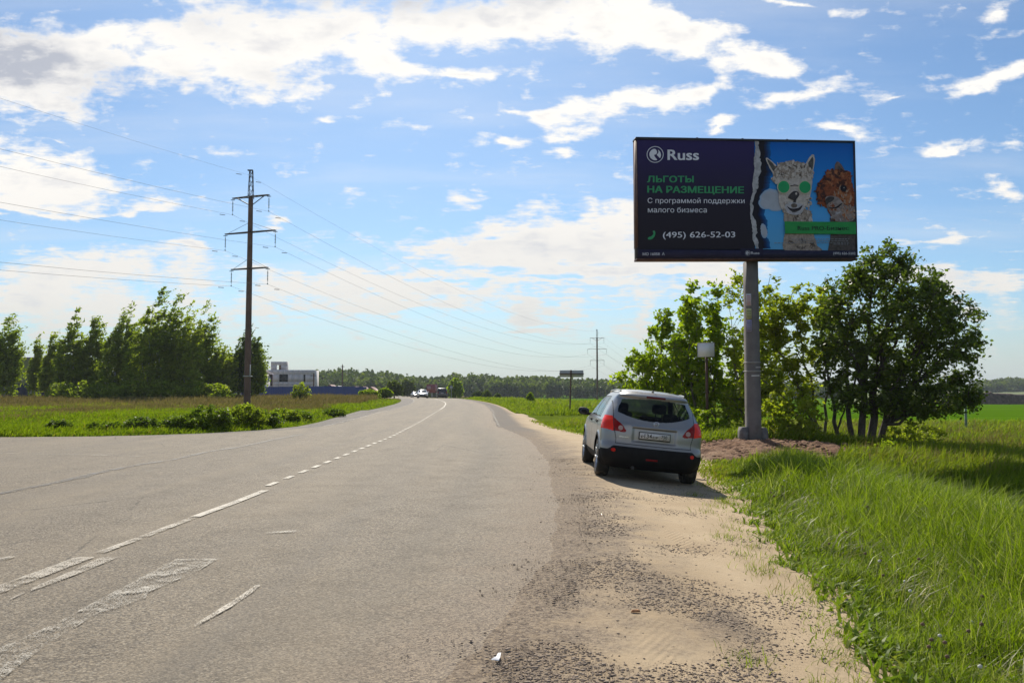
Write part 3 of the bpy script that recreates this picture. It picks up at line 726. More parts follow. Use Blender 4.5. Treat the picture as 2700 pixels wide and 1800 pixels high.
def tree(name, base, stems, lobes, nlimb, ntwig, nleaf, lsize, bark, lmat, label, cat, group=None, seed=1, wind=.25,
         rtrunk=.12, twig_len=.5, gap=.35, droop=.1, streamer=0.0, elong=1.6, start=.25, twigs_vis=True, low=0.0):
    """stems: [(dx,dy,topx,topy,topz,share)]; lobes: crown ellipsoids (cx,cy,cz,rx,ry,rz) relative to the base.
    limbs run from the stems to points in the lobes, twigs leave the limbs, leaves sit along the twigs"""
    rg = np.random.default_rng(seed)
    b = np.array(base, float)
    vol = np.array([l[3]*l[4]*l[5] for l in lobes]) ** .75; vol /= vol.sum()
    lob = np.array(lobes, float)
    def sample(n, rmin=0.0):
        out = []
        while sum(map(len, out)) < n:
            k = rg.choice(len(lob), n * 2, p=vol); u = unit(rg.normal(size=(n * 2, 3))); r = (rmin ** 3 + (1 - rmin ** 3) * rg.random(n * 2)) ** (1 / 3)
            P = lob[k, :3] + u * r[:, None] * lob[k, 3:]
            nz = vnoise(P[:, 0] * 1.3 + P[:, 1] * .7, P[:, 2] * 1.3 + P[:, 1] * .5, 1.1 / max(twig_len, .2), seed) * .65 + vnoise(P[:, 0], P[:, 2], 2.4 / max(twig_len, .2), seed + 5) * .35
            P = P[(nz > gap * .9) & (P[:, 2] > low)]
            out.append(P)
        return np.concatenate(out)[:n]
    tr = MB()
    stem_pts = []
    for (dx_, dy_, tx, ty, tz, rs) in stems:
        a = np.array((dx_, dy_, -.15)); c = np.array((tx, ty, tz))
        mid = np.array((dx_ + (tx - dx_) * .35 + rg.normal(0, .05 * tz), dy_ + (ty - dy_) * .35, tz * .5))
        P = bez(a, mid, c, 12); P[1:-1] += rg.normal(0, .012 * tz, (10, 3)) * (1, 1, 0)
        rad = rtrunk * rs * np.linspace(1.0, .14, 12) ** .9; rad[0] *= 1.35
        tr.tube(P + b, rad, 7); stem_pts.append(P)
    SP = np.concatenate([p[2:] for p in stem_pts])
    SR = np.concatenate([np.linspace(1, .14, 12)[2:] * rtrunk * s[5] for s in stems])
    ends = sample(nlimb, .35); limbs = []
    for e in ends:
        hd = np.linalg.norm(SP[:, :2] - e[:2], axis=1)
        want = np.maximum(e[2] - hd * 1.15 - .2, start * e[2])
        k = np.argmin(hd * .8 + np.abs(SP[:, 2] - want) + rg.random(len(SP)) * .3)
        s0 = SP[k]; mid = (s0 + e) / 2 + np.array((0, 0, .12 * np.linalg.norm(e - s0))) + rg.normal(0, .06, 3) * np.linalg.norm(e - s0)
        mid[2] = min(mid[2], max(e[2], s0[2]) + .1)
        P = bez(s0, mid, e, 8); P[1:-1] += rg.normal(0, .02, (6, 3)) * np.linalg.norm(e - s0)
        limbs.append(P)
        r0 = min(SR[k] * .6, .012 + .018 * np.linalg.norm(e - s0) + rtrunk * .08)
        tr.tube(P + b, np.linspace(r0, .006, 8), 5, caps=False)
    LP = np.concatenate([p[2:] for p in limbs] + [SP[SP[:, 2] > SP[:, 2].max() * .45]])
    te = sample(ntwig, .0)
    leaves = []
    for e in te:
        dd = np.linalg.norm(LP - e, axis=1) + np.maximum(0, LP[:, 2] - e[2]) * .6
        s0 = LP[np.argmin(dd)]; v = e - s0; L = np.linalg.norm(v)
        if L > twig_len * 1.6: s0 = e - v / L * twig_len * 1.6
        tip = e + np.array((streamer * (.3 + rg.random()), 0, -droop * (.3 + rg.random()) * .8))
        P = bez(s0, (s0 + e) / 2 + np.array((0, 0, .1 * L)), tip, 5)
        if twigs_vis: tr.tube(P + b, np.linspace(.008, .0025, 5) * max(1, lsize * 7), 3, caps=False)
        q = nleaf + rg.integers(-2, 3); t = .25 + .75 * rg.random(q)
        idx = t * 4; i0 = np.minimum(idx.astype(int), 3); f = (idx - i0)[:, None]
        leaves.append(P[i0] * (1 - f) + P[i0 + 1] * f + rg.normal(0, twig_len * .17, (q, 3)) * (1, 1, .8))
    Lv = np.concatenate(leaves); Lv = Lv[Lv[:, 2] > .05]
    root = empty(name, base)
    bb = np.array(base, float)
    to = tr.build('trunk', bark, smooth=True); to.parent = root; to.matrix_parent_inverse = Matrix.Translation(-Vector(base))
    lm = leaf_mesh(Lv + b, lsize, wind, rg, droop, elong)
    lo = lm.build('crown', lmat, attr=True); lo.parent = root; lo.matrix_parent_inverse = Matrix.Translation(-Vector(base))
    return tag(root, label, cat, group)

L_dark = leafmat('dark_leaf', (.068, .098, .012), (.118, .158, .020), (.19, .21, .045), .48, .42, .3, tint=(1.1, 1.3, .5))
L_bright = leafmat('bright_leaf', (.17, .24, .012), (.28, .35, .018), (.36, .40, .05), .60, .5, .15)
L_willow = leafmat('willow_leaf', (.20, .24, .02), (.32, .35, .03), (.40, .39, .09), .60, .5, .15)
L_birch = leafmat('birch_leaf', (.16, .205, .018), (.25, .295, .028), (.34, .345, .07), .58, .5, .1)
L_birch2 = leafmat('pale_birch_leaf', (.21, .25, .028), (.30, .335, .04), (.38, .37, .09), .58, .5, .1)
L_weed = leafmat('weed_leaf', (.10, .15, .012), (.16, .215, .018), (.24, .28, .05), .5, .5, .15)
L_far = leafmat('far_leaf', (.085, .115, .018), (.14, .175, .024), (.19, .205, .04), .42, .6, .15)
L_far_dark = leafmat('far_dark_leaf', (.055, .080, .020), (.085, .115, .026), (.12, .145, .035), .34, .6, .15)

# the big round dark tree right of the billboard post
bp_ = on(10.45, 24.3)
tree('tree', bp_, [(-.45,.2,-.7,.2,4.3,.7), (-.15,.1,.1,-.3,5.2,.9), (.05,0,1.0,.3,5.4,1.0), (.15,.1,2.3,.1,4.2,.8), (-.75,.3,-1.2,.4,3.0,.55)],
     [(.4,0,3.7,2.0,1.8,1.9), (1.5,0,3.2,1.9,1.8,1.8), (.6,0,5.2,1.1,1.1,1.0), (1.5,0,4.7,1.0,1,.9), (-.4,0,4.6,.9,.9,.9), (2.5,0,3.4,.9,1,1.1), (3.0,0,2.7,.6,.7,.7), (1.6,0,1.7,1.8,1.3,.9),
      (2.6,0,1.7,.8,.8,.8), (.1,-.2,2.1,1.6,1.2,.8), (-.9,0,2.8,.8,.9,1.0), (.7,0,6.0,.4,.4,.35), (1.2,0,5.5,.5,.5,.4), (2.2,0,4.5,.5,.5,.45), (.9,-.4,1.4,1.7,.9,.55), (-.5,-.3,1.5,.9,.8,.5)],
     90, 2800, 12, .072, bark_dark, L_dark, 'large round dark green tree with several trunks standing right of the billboard post', 'tree',
     seed=11, wind=.5, rtrunk=.13, twig_len=.40, gap=.50, elong=1.5, low=.55)
# shrubs and young trees behind the post, from left to right
tree('tree', on(5.65, 30.8), [(-.3,0,-1.0,0,3.0,.8), (.1,.1,0,0,4.0,1), (.5,0,1.2,0,3.4,.8), (-.1,.2,-.4,.4,3.2,.6), (.3,-.1,.7,-.3,3.0,.6)],
     [(-1.0,0,1.8,.8,1.1,1.5), (0,0,2.4,1.0,1.2,1.9), (.9,0,2.4,1.0,1.2,2.0), (.0,0,4.2,.5,.5,.65), (.8,0,4.4,.5,.5,.6), (-.9,0,3.0,.4,.5,.5), (-1.6,0,1.6,.5,.7,.9)],
     48, 640, 13, .10, bark_grey, L_bright, 'bushy bright green young tree directly behind the silver car', 'tree', group='bright young trees behind the silver car',
     seed=21, wind=.4, rtrunk=.06, twig_len=.45, gap=.36)
tree('tree', on(6.9, 29.3), [(-.3,0,-.6,0,4.8,.9), (.2,0,.4,0,5.2,1), (.5,0,1.3,0,3.6,.7), (-.5,.1,-1.2,0,3.4,.7)],
     [(-.5,0,2.5,1.0,1.1,2.0), (.5,0,2.4,1.0,1.1,2.0), (-.45,0,4.9,.5,.5,1.0), (.35,0,4.8,.45,.5,1.1), (.0,0,4.0,.8,.7,.8), (1.2,0,1.8,.8,1,1.2), (-.9,0,3.6,.35,.4,.5)],
     48, 660, 13, .10, bark_grey, L_bright, 'taller bright green young tree behind the blank white board', 'tree', group='bright young trees behind the silver car',
     seed=22, wind=.4, rtrunk=.06, twig_len=.45, gap=.38)
tree('tree', on(7.9, 28.0), [(0,0,.1,0,6.1,1), (.2,0,.9,0,5.6,.8), (-.1,0,-.5,.1,4.6,.7), (.1,0,1.6,0,3.8,.6)],
     [(-.1,0,4.9,.8,.6,1.3), (.9,0,4.8,.6,.5,1.1), (.3,0,3.2,1.1,.9,.9), (.9,0,2.0,.8,.9,1.3), (-.3,0,1.3,.9,.9,1.0)],
     42, 430, 11, .085, bark_grey, L_willow, 'tall thin open tree rising behind the concrete billboard post', 'tree', seed=23, wind=.5, rtrunk=.055, twig_len=.42, gap=.52)
tree('tree', on(9.2, 26.2), [(.5,0,-1.4,0,4.0,1), (.5,.1,-.3,0,4.7,.9), (.6,0,.7,0,4.8,.9), (.55,-.1,-2.0,0,2.6,.7)],
     [(-.6,0,4.0,.85,.7,.85), (.4,0,4.4,.95,.8,.8), (-1.3,0,3.3,.7,.6,.8), (-.2,0,2.9,1.2,.8,.8), (.8,0,3.4,.8,.8,.9), (-1.5,0,2.0,.7,.5,.8), (-.3,0,1.6,1.0,.6,.6)],
     50, 640, 12, .075, bark_grey, L_willow, 'open pale green willow between the billboard post and the dark round tree', 'tree', seed=24, wind=.5, rtrunk=.06, twig_len=.42, gap=.50, elong=2.4)
def bush(x, y, w, h, lmat, label, seed, lsize=.09, ntw=150, nl=13, cat='bush', name='bush', group=None, tw=.25):
    tree(name, on(x, y), [(0,0,0,0,h*.8,1), (.05*w,0,.3*w,0,h*.7,.8), (-.05*w,0,-.3*w,.05,h*.7,.8)],
         [(0,0,h*.55,w*.5,w*.4,h*.45), (w*.25,0,h*.4,w*.3,w*.3,h*.35), (-w*.25,0,h*.42,w*.3,w*.3,h*.35)], 10, ntw, nl, lsize, bark_grey, lmat, label, cat, group, seed=seed, wind=.2, rtrunk=.012*h+.008, twig_len=tw, gap=.25, twigs_vis=False)
bush(8.0, 24.0, 2.0, 1.6, L_willow, 'low leafy thicket at the foot of the willow beside the billboard base', 31, .075, 190, 12)
bush(5.4, 26.2, 2.6, 1.2, L_bright, 'low shrub around the post of the blank white board', 32, .08, 180, 12)
bush(11.7, 24.2, 1.9, .9, L_willow, 'small weedy shrub under the right side of the dark round tree', 33, .06, 110, 11)
bush(9.3, 20.6, 1.1, .42, L_bright, 'small green weed clump at the right end of the bare earth', 34, .05, 60, 10, 'weed', 'weed_clump')

# wind-swept birches along the left
def birch(px_d, top_d, w_d, Yd, label, seed, lmat=L_birch, dens=1.0, low=.6, top2=None):
    p = G(px_d * K, 1000); X0 = AT(px_d * K, 1040, Yd).x
    z0 = Ts(X0, Yd); top = AT(px_d * K, top_d * K, Yd).z - z0; w = w_d * K / F_PX * Yd
    rg = np.random.default_rng(seed)
    w *= 1.3; lobes = [(0, 0, top*.36, w*.52, w*.44, top*.36), (.12*w, 0, top*.58, w*.34, w*.3, top*.24)]
    npl = 3 if w_d < 60 else 4
    for q in range(npl):      # each plume is a column of shrinking lobes, its tip blown to the right
        ox = (q - (npl-1)/2) / npl * w * .78 + rg.normal(0, .04)*w; hp = top * (1.0 if q == npl//2 else .68 + .24*rg.random())
        for k in range(6):
            f = .30 + .70 * k / 5; rr = w * .27 * (1.12 - f) ** .5 + .15
            lobes.append((ox*(1-.25*f) + .13*w*max(0, f-.55)*2, rg.normal(0,.06)*w, hp*f*.97, rr, rr, hp*.11))
    tree('birch_tree', (X0, Yd, z0), [(0,0,.04*w,0,top*.9,1), (.12*w,.1,.22*w,0,top*.7,.6), (-.1*w,0,-.22*w,0,top*.6,.6)], lobes,
         30, int(640 * dens), 13, .155, bark_birch, lmat, label, 'tree', 'birches along the left meadow', seed=seed, wind=.9, rtrunk=.12, twig_len=.62, gap=.34, streamer=.75, droop=-.45, elong=2.3, twigs_vis=False, low=low)
birch(-4, 738, 74, 96, 'dense birch cut off by the left edge of the photo', 41, dens=1.5)
birch(74, 772, 26, 104, 'small slender pale birch, second from the left edge', 42, L_birch2, .5)
birch(112, 760, 46, 98, 'birch just left of the double-topped one with the pale feathery left side', 43, L_birch2, .9)
birch(150, 722, 72, 95, 'tall feathery birch, highest in the left group of birches', 44, dens=1.1)
birch(203, 733, 58, 95, 'birch with sparse windblown tips, right part of the left group', 45, dens=1.1)
birch(264, 712, 84, 92, 'birch at the left shoulder of the biggest clump', 46, dens=1.3)
birch(304, 722, 74, 96, 'birch squeezed between the left shoulder and the tallest top of the biggest clump', 47, L_birch2)
birch(340, 676, 92, 90, 'tallest birch in the biggest clump on the left', 48, dens=1.5)
birch(386, 690, 72, 92, 'second tallest birch just right of the tallest in the biggest clump', 49, dens=1.2)
birch(418, 716, 70, 90, 'birch with a pointed top in the right half of the biggest clump', 50, L_birch2, 1.0)
birch(452, 708, 74, 93, 'birch ending the right side of the biggest clump', 51, dens=1.2)
birch(498, 800, 66, 95, 'low pale birch between the biggest clump and the power pole', 52, L_birch2, .8)
birch(548, 764, 84, 97, 'rounded dark birch half hidden by the near power pole', 53, L_dark, 1.6)
birch(578, 800, 40, 96, 'small lighter birch showing just right of the near power pole', 54, L_birch, .6)
# undergrowth in front of the birches
for k, (xd, w, h, lab) in enumerate([(180, 7, 2.6, 'low scrub under the left group of birches'), (300, 7, 2.6, 'low scrub under the left shoulder of the biggest birch clump'),
                                     (400, 7, 2.8, 'low scrub under the right half of the biggest birch clump'), (480, 5, 2.4, 'low scrub between the birches and the power pole')]):
    q = AT(xd * K, 1040, 88); bush(q.x, 88, w, h, L_birch, lab, 60 + k, .20, 260, 12, tw=.6)
q = AT(692 * K, 1030, 84); bush(q.x, 84, 2.0, 2.2, L_birch2, 'young feathery sapling in front of the blue fence', 71, .12, 150, 12, 'sapling', 'sapling', tw=.4)
# weeds on the bright fringe beside the asphalt
for k, (xd, yd, w, h, lm_, lab) in enumerate([
    (130, 997, .9, .45, L_dark, 'small dark weed clump at the far left of the verge, by the asphalt'), (325, 995, 1.3, .55, L_dark, 'dark weed clump on the left verge below the biggest birches'),
    (235, 996, 1.3, .38, L_weed, 'low bright weed clump on the verge between two dark ones at the far left'),
    (425, 992, 1.6, .62, L_weed, 'bright leafy weed clump on the verge left of the pole'), (485, 990, 1.7, .95, L_weed, 'tallest leafy weed bush on the verge just left of the power pole'),
    (563, 985, 1.7, .95, L_birch, 'dense weed bush on the verge directly in front of the power pole'), (608, 982, 1.5, .7, L_weed, 'leafy weed bush on the verge just right of the power pole'),
    (655, 975, 1.4, .75, L_birch, 'darker weed bush on the verge where the shoulder begins'), (688, 970, 1.4, .6, L_weed, 'last bright weed bush on the verge before the bend'),
    (770, 958, 1.4, .5, L_weed, 'small weed clump beside the gravel shoulder near the bend')]):
    p = GT(xd * K, yd * K); bush(p.x - .2, p.y + .5, w, h, lm_, lab, 80 + k, .06, 330, 12, 'weed', 'weed_bush')
# bushes and trees by the bend
for k, (xd, bd, td, wd, Yd, lm_, lab) in enumerate([
    (846, 918, 893, 54, 118, L_bright, 'low spreading bush at the end of the left verge'), (884, 918, 889, 40, 124, L_bright, 'bush touching the left side of the road bend'),
    (905, 912, 872, 42, 150, L_far, 'roadside tree left of the white oncoming car'), (936, 905, 868, 40, 230, L_far, 'tree behind the far stretch of road left of the oncoming car'),
    (1046, 913, 866, 38, 190, L_bright, 'bright green round tree right of the dark van'), (1118, 915, 896, 22, 175, L_far, 'grey-green bush beyond the right verge left of the sign seen from behind'),
    (1098, 915, 898, 30, 200, L_far_dark, 'dark bush right of the bright round tree'), (1143, 918, 903, 16, 150, L_dark, 'small dark bush on the right verge'),
    (1218, 916, 900, 18, 100, L_bright, 'young shrub on the right verge left of the sign seen from behind'), (975, 912, 896, 26, 240, L_far, 'bush under the small far billboard')]):
    X0 = AT(xd * K, 1040, Yd).x; z0 = Ts(X0, Yd); h = AT(xd * K, td * K, Yd).z - z0; w = wd * K / F_PX * Yd
    tree('tree' if h > 3.4 else 'bush', (X0, Yd, z0), [(0,0,0,0,h*.85,1), (0,0,.2*w,0,h*.7,.7), (0,0,-.2*w,0,h*.7,.7)],
         [(0,0,h*.55,w*.42,w*.4,h*.45), (w*.25,0,h*.42,w*.27,w*.25,h*.36), (-w*.25,0,h*.4,w*.27,w*.25,h*.36)], 18, 260, 12, .0018 * Yd, bark_grey, lm_, lab, 'tree' if h > 3.4 else 'bush', seed=100 + k, wind=.3, rtrunk=.05 + .01 * h, twig_len=h * .1, gap=.25, twigs_vis=False)

# ---- the wood closing the horizon (reads as one mass)
def wood(name, prof, dmin, dmax, ntree, lmats, label, base_drop=0.0, leaf=.66, nq=400):
    rg = np.random.default_rng(5)
    m = MB(); xs = [p[0] for p in prof]; ts = [p[1] for p in prof]
    for i in range(ntree):
        u = rg.random(); d = dmin + (dmax - dmin) * u
        xd = xs[0] + (xs[-1] - xs[0]) * rg.random(); a = (xd * K - 1350) / F_PX
        x0, y0 = a * d, d; z0 = -3.0 - base_drop + 3.0 * u
        top_line = CAM_H + (1025 - np.interp(xd, xs, ts) * K) / F_PX * d
        h = (top_line - z0) * (.66 + .34 * u ** .6) * (.90 + .14 * rg.random()); w = h * (.22 + .12 * rg.random()) + 1.3
        q = int(nq * (.6 + .8 * rg.random()))
        uu = unit(rg.normal(size=(q, 3))); r = .55 + .45 * rg.random(q) ** .4
        P = uu * r[:, None] * np.array((w, w, h * .48)) * (1 + .18 * np.sin(uu[:, :1] * 9 + i) * np.cos(uu[:, 2:] * 7)) + np.array((x0, y0, z0 + h * .5))
        s = leaf * (.6 + .7 * rg.random(q)) * (d / 430)
        dd = unit(rg.normal(size=(q, 3))); sd2 = unit(np.cross(dd, rg.normal(size=(q, 3))))
        V = np.stack((P - dd * s[:, None], P + sd2 * s[:, None] * .8, P + dd * s[:, None], P - sd2 * s[:, None] * .8), 1)
        tone = rg.random()
        m.add(V.reshape(-1, 3), np.arange(4 * q).reshape(q, 4), mi=int(tone > .62), rnd=np.clip(tone * .5 + rg.random(q) * .5, 0, 1))
    return tag(m.build(name, lmats, attr=True), label, kind='stuff')
wood('wood', [(560,858),(723,850),(800,846),(860,849),(900,853),(935,858),(960,864),(985,867),(1005,862),(1040,857),(1090,855),(1130,861),(1200,862),(1260,864),(1320,867),(1400,870),(1460,874),(1560,876),(1700,878),(1850,878),(1960,880)],
     400, 470, 620, [L_far_dark, L_far], 'distant mixed wood along the horizon')
wood('wood', [(2150,884),(2235,880),(2262,872),(2300,868),(2352,866),(2480,868)], 560, 640, 130, [L_far_dark, L_far], 'distant pale wood at the right edge of the photo')
wood('wood', [(-140,878),(0,876),(300,872),(600,866)], 480, 540, 120, [L_far_dark, L_far], 'distant wood behind the birches')
# ------------------------------------------------------------------ text as mesh
def text_mesh(body, bold=0.0, res=3):
    cu = bpy.data.curves.new('lettering', 'FONT'); cu.body = body; cu.size = 1; cu.offset = bold; cu.resolution_u = res
    o = bpy.data.objects.new('lettering', cu); C.objects.link(o)
    bpy.context.view_layer.update()
    me = o.to_mesh()
    V = np.array([v.co[:] for v in me.vertices]).reshape(-1, 3); F = [tuple(p.vertices) for p in me.polygons]
    o.to_mesh_clear(); bpy.data.objects.remove(o); bpy.data.curves.remove(cu)
    return V, F
def text_in(mb, body, x0, y0, x1, y1, to3, bold=0.0, mi=0):
    """fit text into a box of 2-D coordinates, to3 maps (n,2) -> (n,3)"""
    V, F = text_mesh(body, bold)
    lo, hi = V.min(0), V.max(0)
    u = x0 + (V[:, 0] - lo[0]) / (hi[0] - lo[0]) * (x1 - x0); v = y0 + (V[:, 1] - lo[1]) / (hi[1] - lo[1]) * (y1 - y0)
    mb.add(to3(np.c_[u, v]), F, mi)

# ------------------------------------------------------------------ the billboard
A_ = np.array((3.36, 22.0)); B_ = np.array((9.56, 22.78))
bw = float(np.linalg.norm(B_ - A_)); bang = math.atan2(B_[1] - A_[1], B_[0] - A_[0])
zb0, zb1 = 5.04, 8.31
board = empty('billboard', on(6.62, 22.75))
bx0 = board.location.copy()
tag(board, 'large roadside billboard with two alpacas, green lettering and a dark blue panel', 'billboard')
ux = np.array((math.cos(bang), math.sin(bang), 0.021)); uz = np.array((0, 0, 1.0)); un = np.array((math.sin(bang), -math.cos(bang), 0.0))   # un faces the road
O3 = np.array((A_[0], A_[1], zb0))
def child(mb, name, mat, parent, **kw):
    o = mb.build(name, mat, **kw); o.parent = parent
    r = parent
    while r.parent: r = r.parent
    o.matrix_parent_inverse = Matrix.Translation(-r.location) if parent is r else Matrix.Identity(4)
    return o
# sub-parts keep world coordinates: their parent part sits at the identity under the root
def onb(P, d=0.0):
    P = np.asarray(P, float).reshape(-1, 2); return O3 + P[:, :1] * ux + P[:, 1:] * uz + un * d
# homography from the enlarged photo crop to the panel (metres)
src = np.array([(75, 80), (2222, 137), (2235, 1300), (88, 1280)], float); dst = np.array([(0, zb1 - zb0), (bw, zb1 - zb0), (bw, 0), (0, 0)], float)
Am = []
for (x, y), (u, v) in zip(src, dst): Am += [[x, y, 1, 0, 0, 0, -u*x, -u*y], [0, 0, 0, x, y, 1, -v*x, -v*y]]
Hm = np.append(np.linalg.solve(np.array(Am), dst.ravel()), 1).reshape(3, 3)
def hb(pts):
    p = np.c_[np.asarray(pts, float).reshape(-1, 2), np.ones(len(np.asarray(pts).reshape(-1, 2)))] @ Hm.T
    return p[:, :2] / p[:, 2:]
steel = pbr('rusty_painted_steel', (.10, .05, .04), .6, .3, var=.3, dirt=((.16, .07, .04), 5, .5))
dkframe = pbr('dark_frame_paint', (.02, .025, .045), .5, var=.2)
conc = pbr('grey_painted_post', (.17, .155, .15), .75, var=.12, vscale=3, bump=.2, bscale=40, dirt=((.13, .115, .105), 2.5, .55), spec=.2)
block = pbr('rough_concrete', (.15, .14, .135), .92, var=.25, vscale=8, bump=.7, bscale=30)
D = .26
m = MB()
m.prism([(0,0),(bw,0),(bw,zb1-zb0),(0,zb1-zb0)], O3 - un * .02, ux, uz, -un, D)
body_o = child(m, 'panel_box', dkframe, board)
m = MB()
for z_, y_ in ((zb1 - zb0, 0), (0.30, 0)): pass
def bar(mb, p, q, t, d0, d1):   # bar on the board face from p to q (panel coords), width t, from depth d0 to d1
    p, q = np.array(p, float), np.array(q, float); n_ = np.array((-(q-p)[1], (q-p)[0])); n_ /= np.linalg.norm(n_)
    mb.prism([p - n_*t/2, q - n_*t/2, q + n_*t/2, p + n_*t/2], O3 + un * d0, ux, uz, un, d1 - d0)
bar(m, (-.02, zb1-zb0), (bw+.02, zb1-zb0), .05, -.29, .05); bar(m, (bw, .02), (bw, zb1-zb0-.03), .045, -.29, .045)
for q_ in (.0, 1.0): pass
child(m, 'frame', dkframe, board)
m = MB(); bar(m, (.004, .30), (.004, zb1-zb0-.03), .02, -.30, -.03); bar(m, (.012, .31), (.012, zb1-zb0-.04), .024, -.021, .012); bar(m, (-.01, -.03), (bw+.01, -.03), .05, -.28, .06)
child(m, 'frame', steel, board)['label'] = 'reddish steel edge of the panel'
for u_ in (1.75, 3.05, 4.35):
    m = MB(); m.tube(onb([(u_, zb1-zb0), (u_, zb1-zb0+.07)], -.1), .018, 6); m.tube(onb([(u_-.03, zb1-zb0+.07), (u_+.02, zb1-zb0+.07)], -.1), .015, 6)
    child(m, 'hook', steel, board)
# post, its collar and footing blocks
pc = np.array((6.62, 22.78)) ; 
def col(mb, z0, z1, w0, w1, n_=5, grow=0):
    zz = np.linspace(z0, z1, n_); V = []; F = []
    for q, z in enumerate(zz):
        w = w0 + (w1 - w0) * q / (n_ - 1)
        for (a, b) in ((-1,-1),(1,-1),(1,1),(-1,1)): V.append((pc[0] + (a*ux[0]*w/2 - b*un[0]*w/2), pc[1] + (a*ux[1]*w/2 - b*un[1]*w/2), z))
    for q in range(n_-1):
        for k in range(4): F.append((q*4+k, q*4+(k+1)%4, (q+1)*4+(k+1)%4, (q+1)*4+k))
    F += [(3,2,1,0), tuple((n_-1)*4+k for k in range(4))]
    mb.add(np.array(V), F)
zg = Ts(pc[0], pc[1])
m = MB(); col(m, zg - .3, zb0 + .02, .335, .305, 8); post = child(m, 'post', conc, board)
m = MB(); zc_ = 2.02
band_m = pbr('pale_band', (.30, .285, .27), .7)
for dz_ in (0, .24):
    m = MB(); col(m, zc_+dz_, zc_+dz_+.03, .36, .36, 2); child(m, 'collar', band_m, board)
m = MB(); m.add(onb([(2.0,0)],0)*0 + 0, []) if False else None
def on_post(u0, u1, z0, z1, d=.006, taper=.0):   # rectangle on the road face of the post
    hw = .165 + d
    c0 = np.array((pc[0], pc[1], 0)) + un * hw
    return [c0 + ux*u0 + uz*z0, c0 + ux*u1 + uz*z0, c0 + ux*u1 + uz*z1, c0 + ux*u0 + uz*z1]
scr = pbr('white_scratch', (.65, .63, .60), .7)
for a_ in ((-.10, .13, 1.90, 1.925, .006), (.02, .16, 2.13, 2.145, .02)):
    m = MB(); m.poly(on_post(*a_)); child(m, 'paint_stripe', scr, board)
wh = pbr('leaflet_paper', (.62, .58, .58), .8, var=.1); yel = pbr('yellow_leaflet', (.55, .50, .22), .8); vio = pbr('violet_leaflet', (.36, .30, .46), .8); red_ = pbr('red_print', (.55, .08, .08), .8); dk_ = pbr('dark_print', (.08, .10, .08), .8)
for (z0, z1, mt, dr, lab) in ((3.83, 4.16, wh, -1, 'white leaflet with red print, highest on the post'), (3.47, 3.75, yel, 1, 'yellow leaflet, middle one on the post'), (3.12, 3.44, vio, 0, 'violet and white leaflet, lowest on the post')):
    mm = MB(); c = on_post(-.215, -.07, z0, z1, .005); mm.prism([(0,0),(.145,0),(.145,z1-z0),(0,z1-z0)], c[0], ux, uz, un, .004, 0)
    for q in range(5):
        zz = z0 + .03 + q * (z1 - z0 - .05) / 5; mm.poly(on_post(-.20, -.085, zz, zz + .018, .0105), 1)
    f = child(mm, 'leaflet', [mt, red_ if dr < 0 else dk_], board); f['label'] = lab
for k, (cx_, cy_, w_, h_) in enumerate(((-.265, -.12, .21, .40), (.275, -.12, .21, .38))):
    mm = MB(); o_ = np.array((pc[0], pc[1], zg)) + ux * cx_ - un * cy_ * -1
    mm.prism([(-w_/2,-.25),(w_/2,-.25),(w_/2,h_-.12),(w_*.30,h_),(-w_*.34,h_),(-w_/2,h_-.10)], np.array((pc[0]+ux[0]*cx_+un[0]*.10*(-1 if k>2 else 1), pc[1]+ux[1]*cx_+un[1]*.12, zg-.02)), ux, uz, -un, .30)
    child(mm, 'footing_block', block, board)

# ---- printed poster (flat, as in the place): colours are the print's own
def printm(name, col, var=.04, vscale=3, c2=None, sc=(1,1,1), rough=.55):
    m = bpy.data.materials.new(name); m.use_nodes = True; t = NT(m.node_tree); b = t.n['Principled BSDF']
    co = t.add('ShaderNodeTexCoord').outputs['Object']
    n = t.ramp(t.noise(t.mapping(co, scale=sc), vscale, 7, .65), .32, .68)
    t.put(b.inputs['Base Color'], t.mix(n, tuple(c*(1-var) for c in col), c2 if c2 else tuple(c*(1+var) for c in col)))
    b.inputs['Roughness'].default_value = rough; b.inputs['Specular IOR Level'].default_value = .12
    return m
def gradm(name, stops, z0, z1, axis=2):
    """printed gradient between heights z0..z1 of the poster"""
    m = bpy.data.materials.new(name); m.use_nodes = True; t = NT(m.node_tree); b = t.n['Principled BSDF']
    sp = t.add('ShaderNodeSeparateXYZ'); t.put(sp.inputs[0], t.add('ShaderNodeTexCoord').outputs['Object'])
    f = t.add('ShaderNodeMapRange'); t.put(f.inputs[0], sp.outputs[axis]); f.inputs[1].default_value = z0; f.inputs[2].default_value = z1
    r = t.add('ShaderNodeValToRGB'); t.put(r.inputs[0], f.outputs[0]); el = r.color_ramp.elements
    el[0].position, el[0].color = stops[0][0], (*stops[0][1], 1); el[1].position, el[1].color = stops[-1][0], (*stops[-1][1], 1)
    for p, c in stops[1:-1]: e = el.new(p); e.color = (*c, 1)
    t.put(b.inputs['Base Color'], r.outputs[0]); b.inputs['Roughness'].default_value = .55; b.inputs['Specular IOR Level'].default_value = .12
    return m
Lr = .004
def art(name, layers, mats, d, parent, label=None):
    mm = MB()
    for pts, mi in layers: mm.add(onb(hb(pts), d), [tuple(range(len(pts)))], mi)
    o = mm.build(name, mats); o.parent = parent; 
    if label: o['label'] = label
    return o
navy = gradm('printed_navy', [(0,(.024,.019,.024)),(.45,(.026,.021,.036)),(1,(.036,.025,.115))], zb0, zb1)
m = MB(); m.add(onb(hb([(84,96),(1260,112),(1235,1200),(95,1190)]), .006), [(0,1,2,3)]); poster = child(m, 'poster', navy, board)
poster_root = poster
mm = MB(); cs = [(1240,110),(2215,140),(2226,1228),(1240,1200)]; mm.add(onb(hb(cs), .006 + Lr), [(0,1,2,3)])
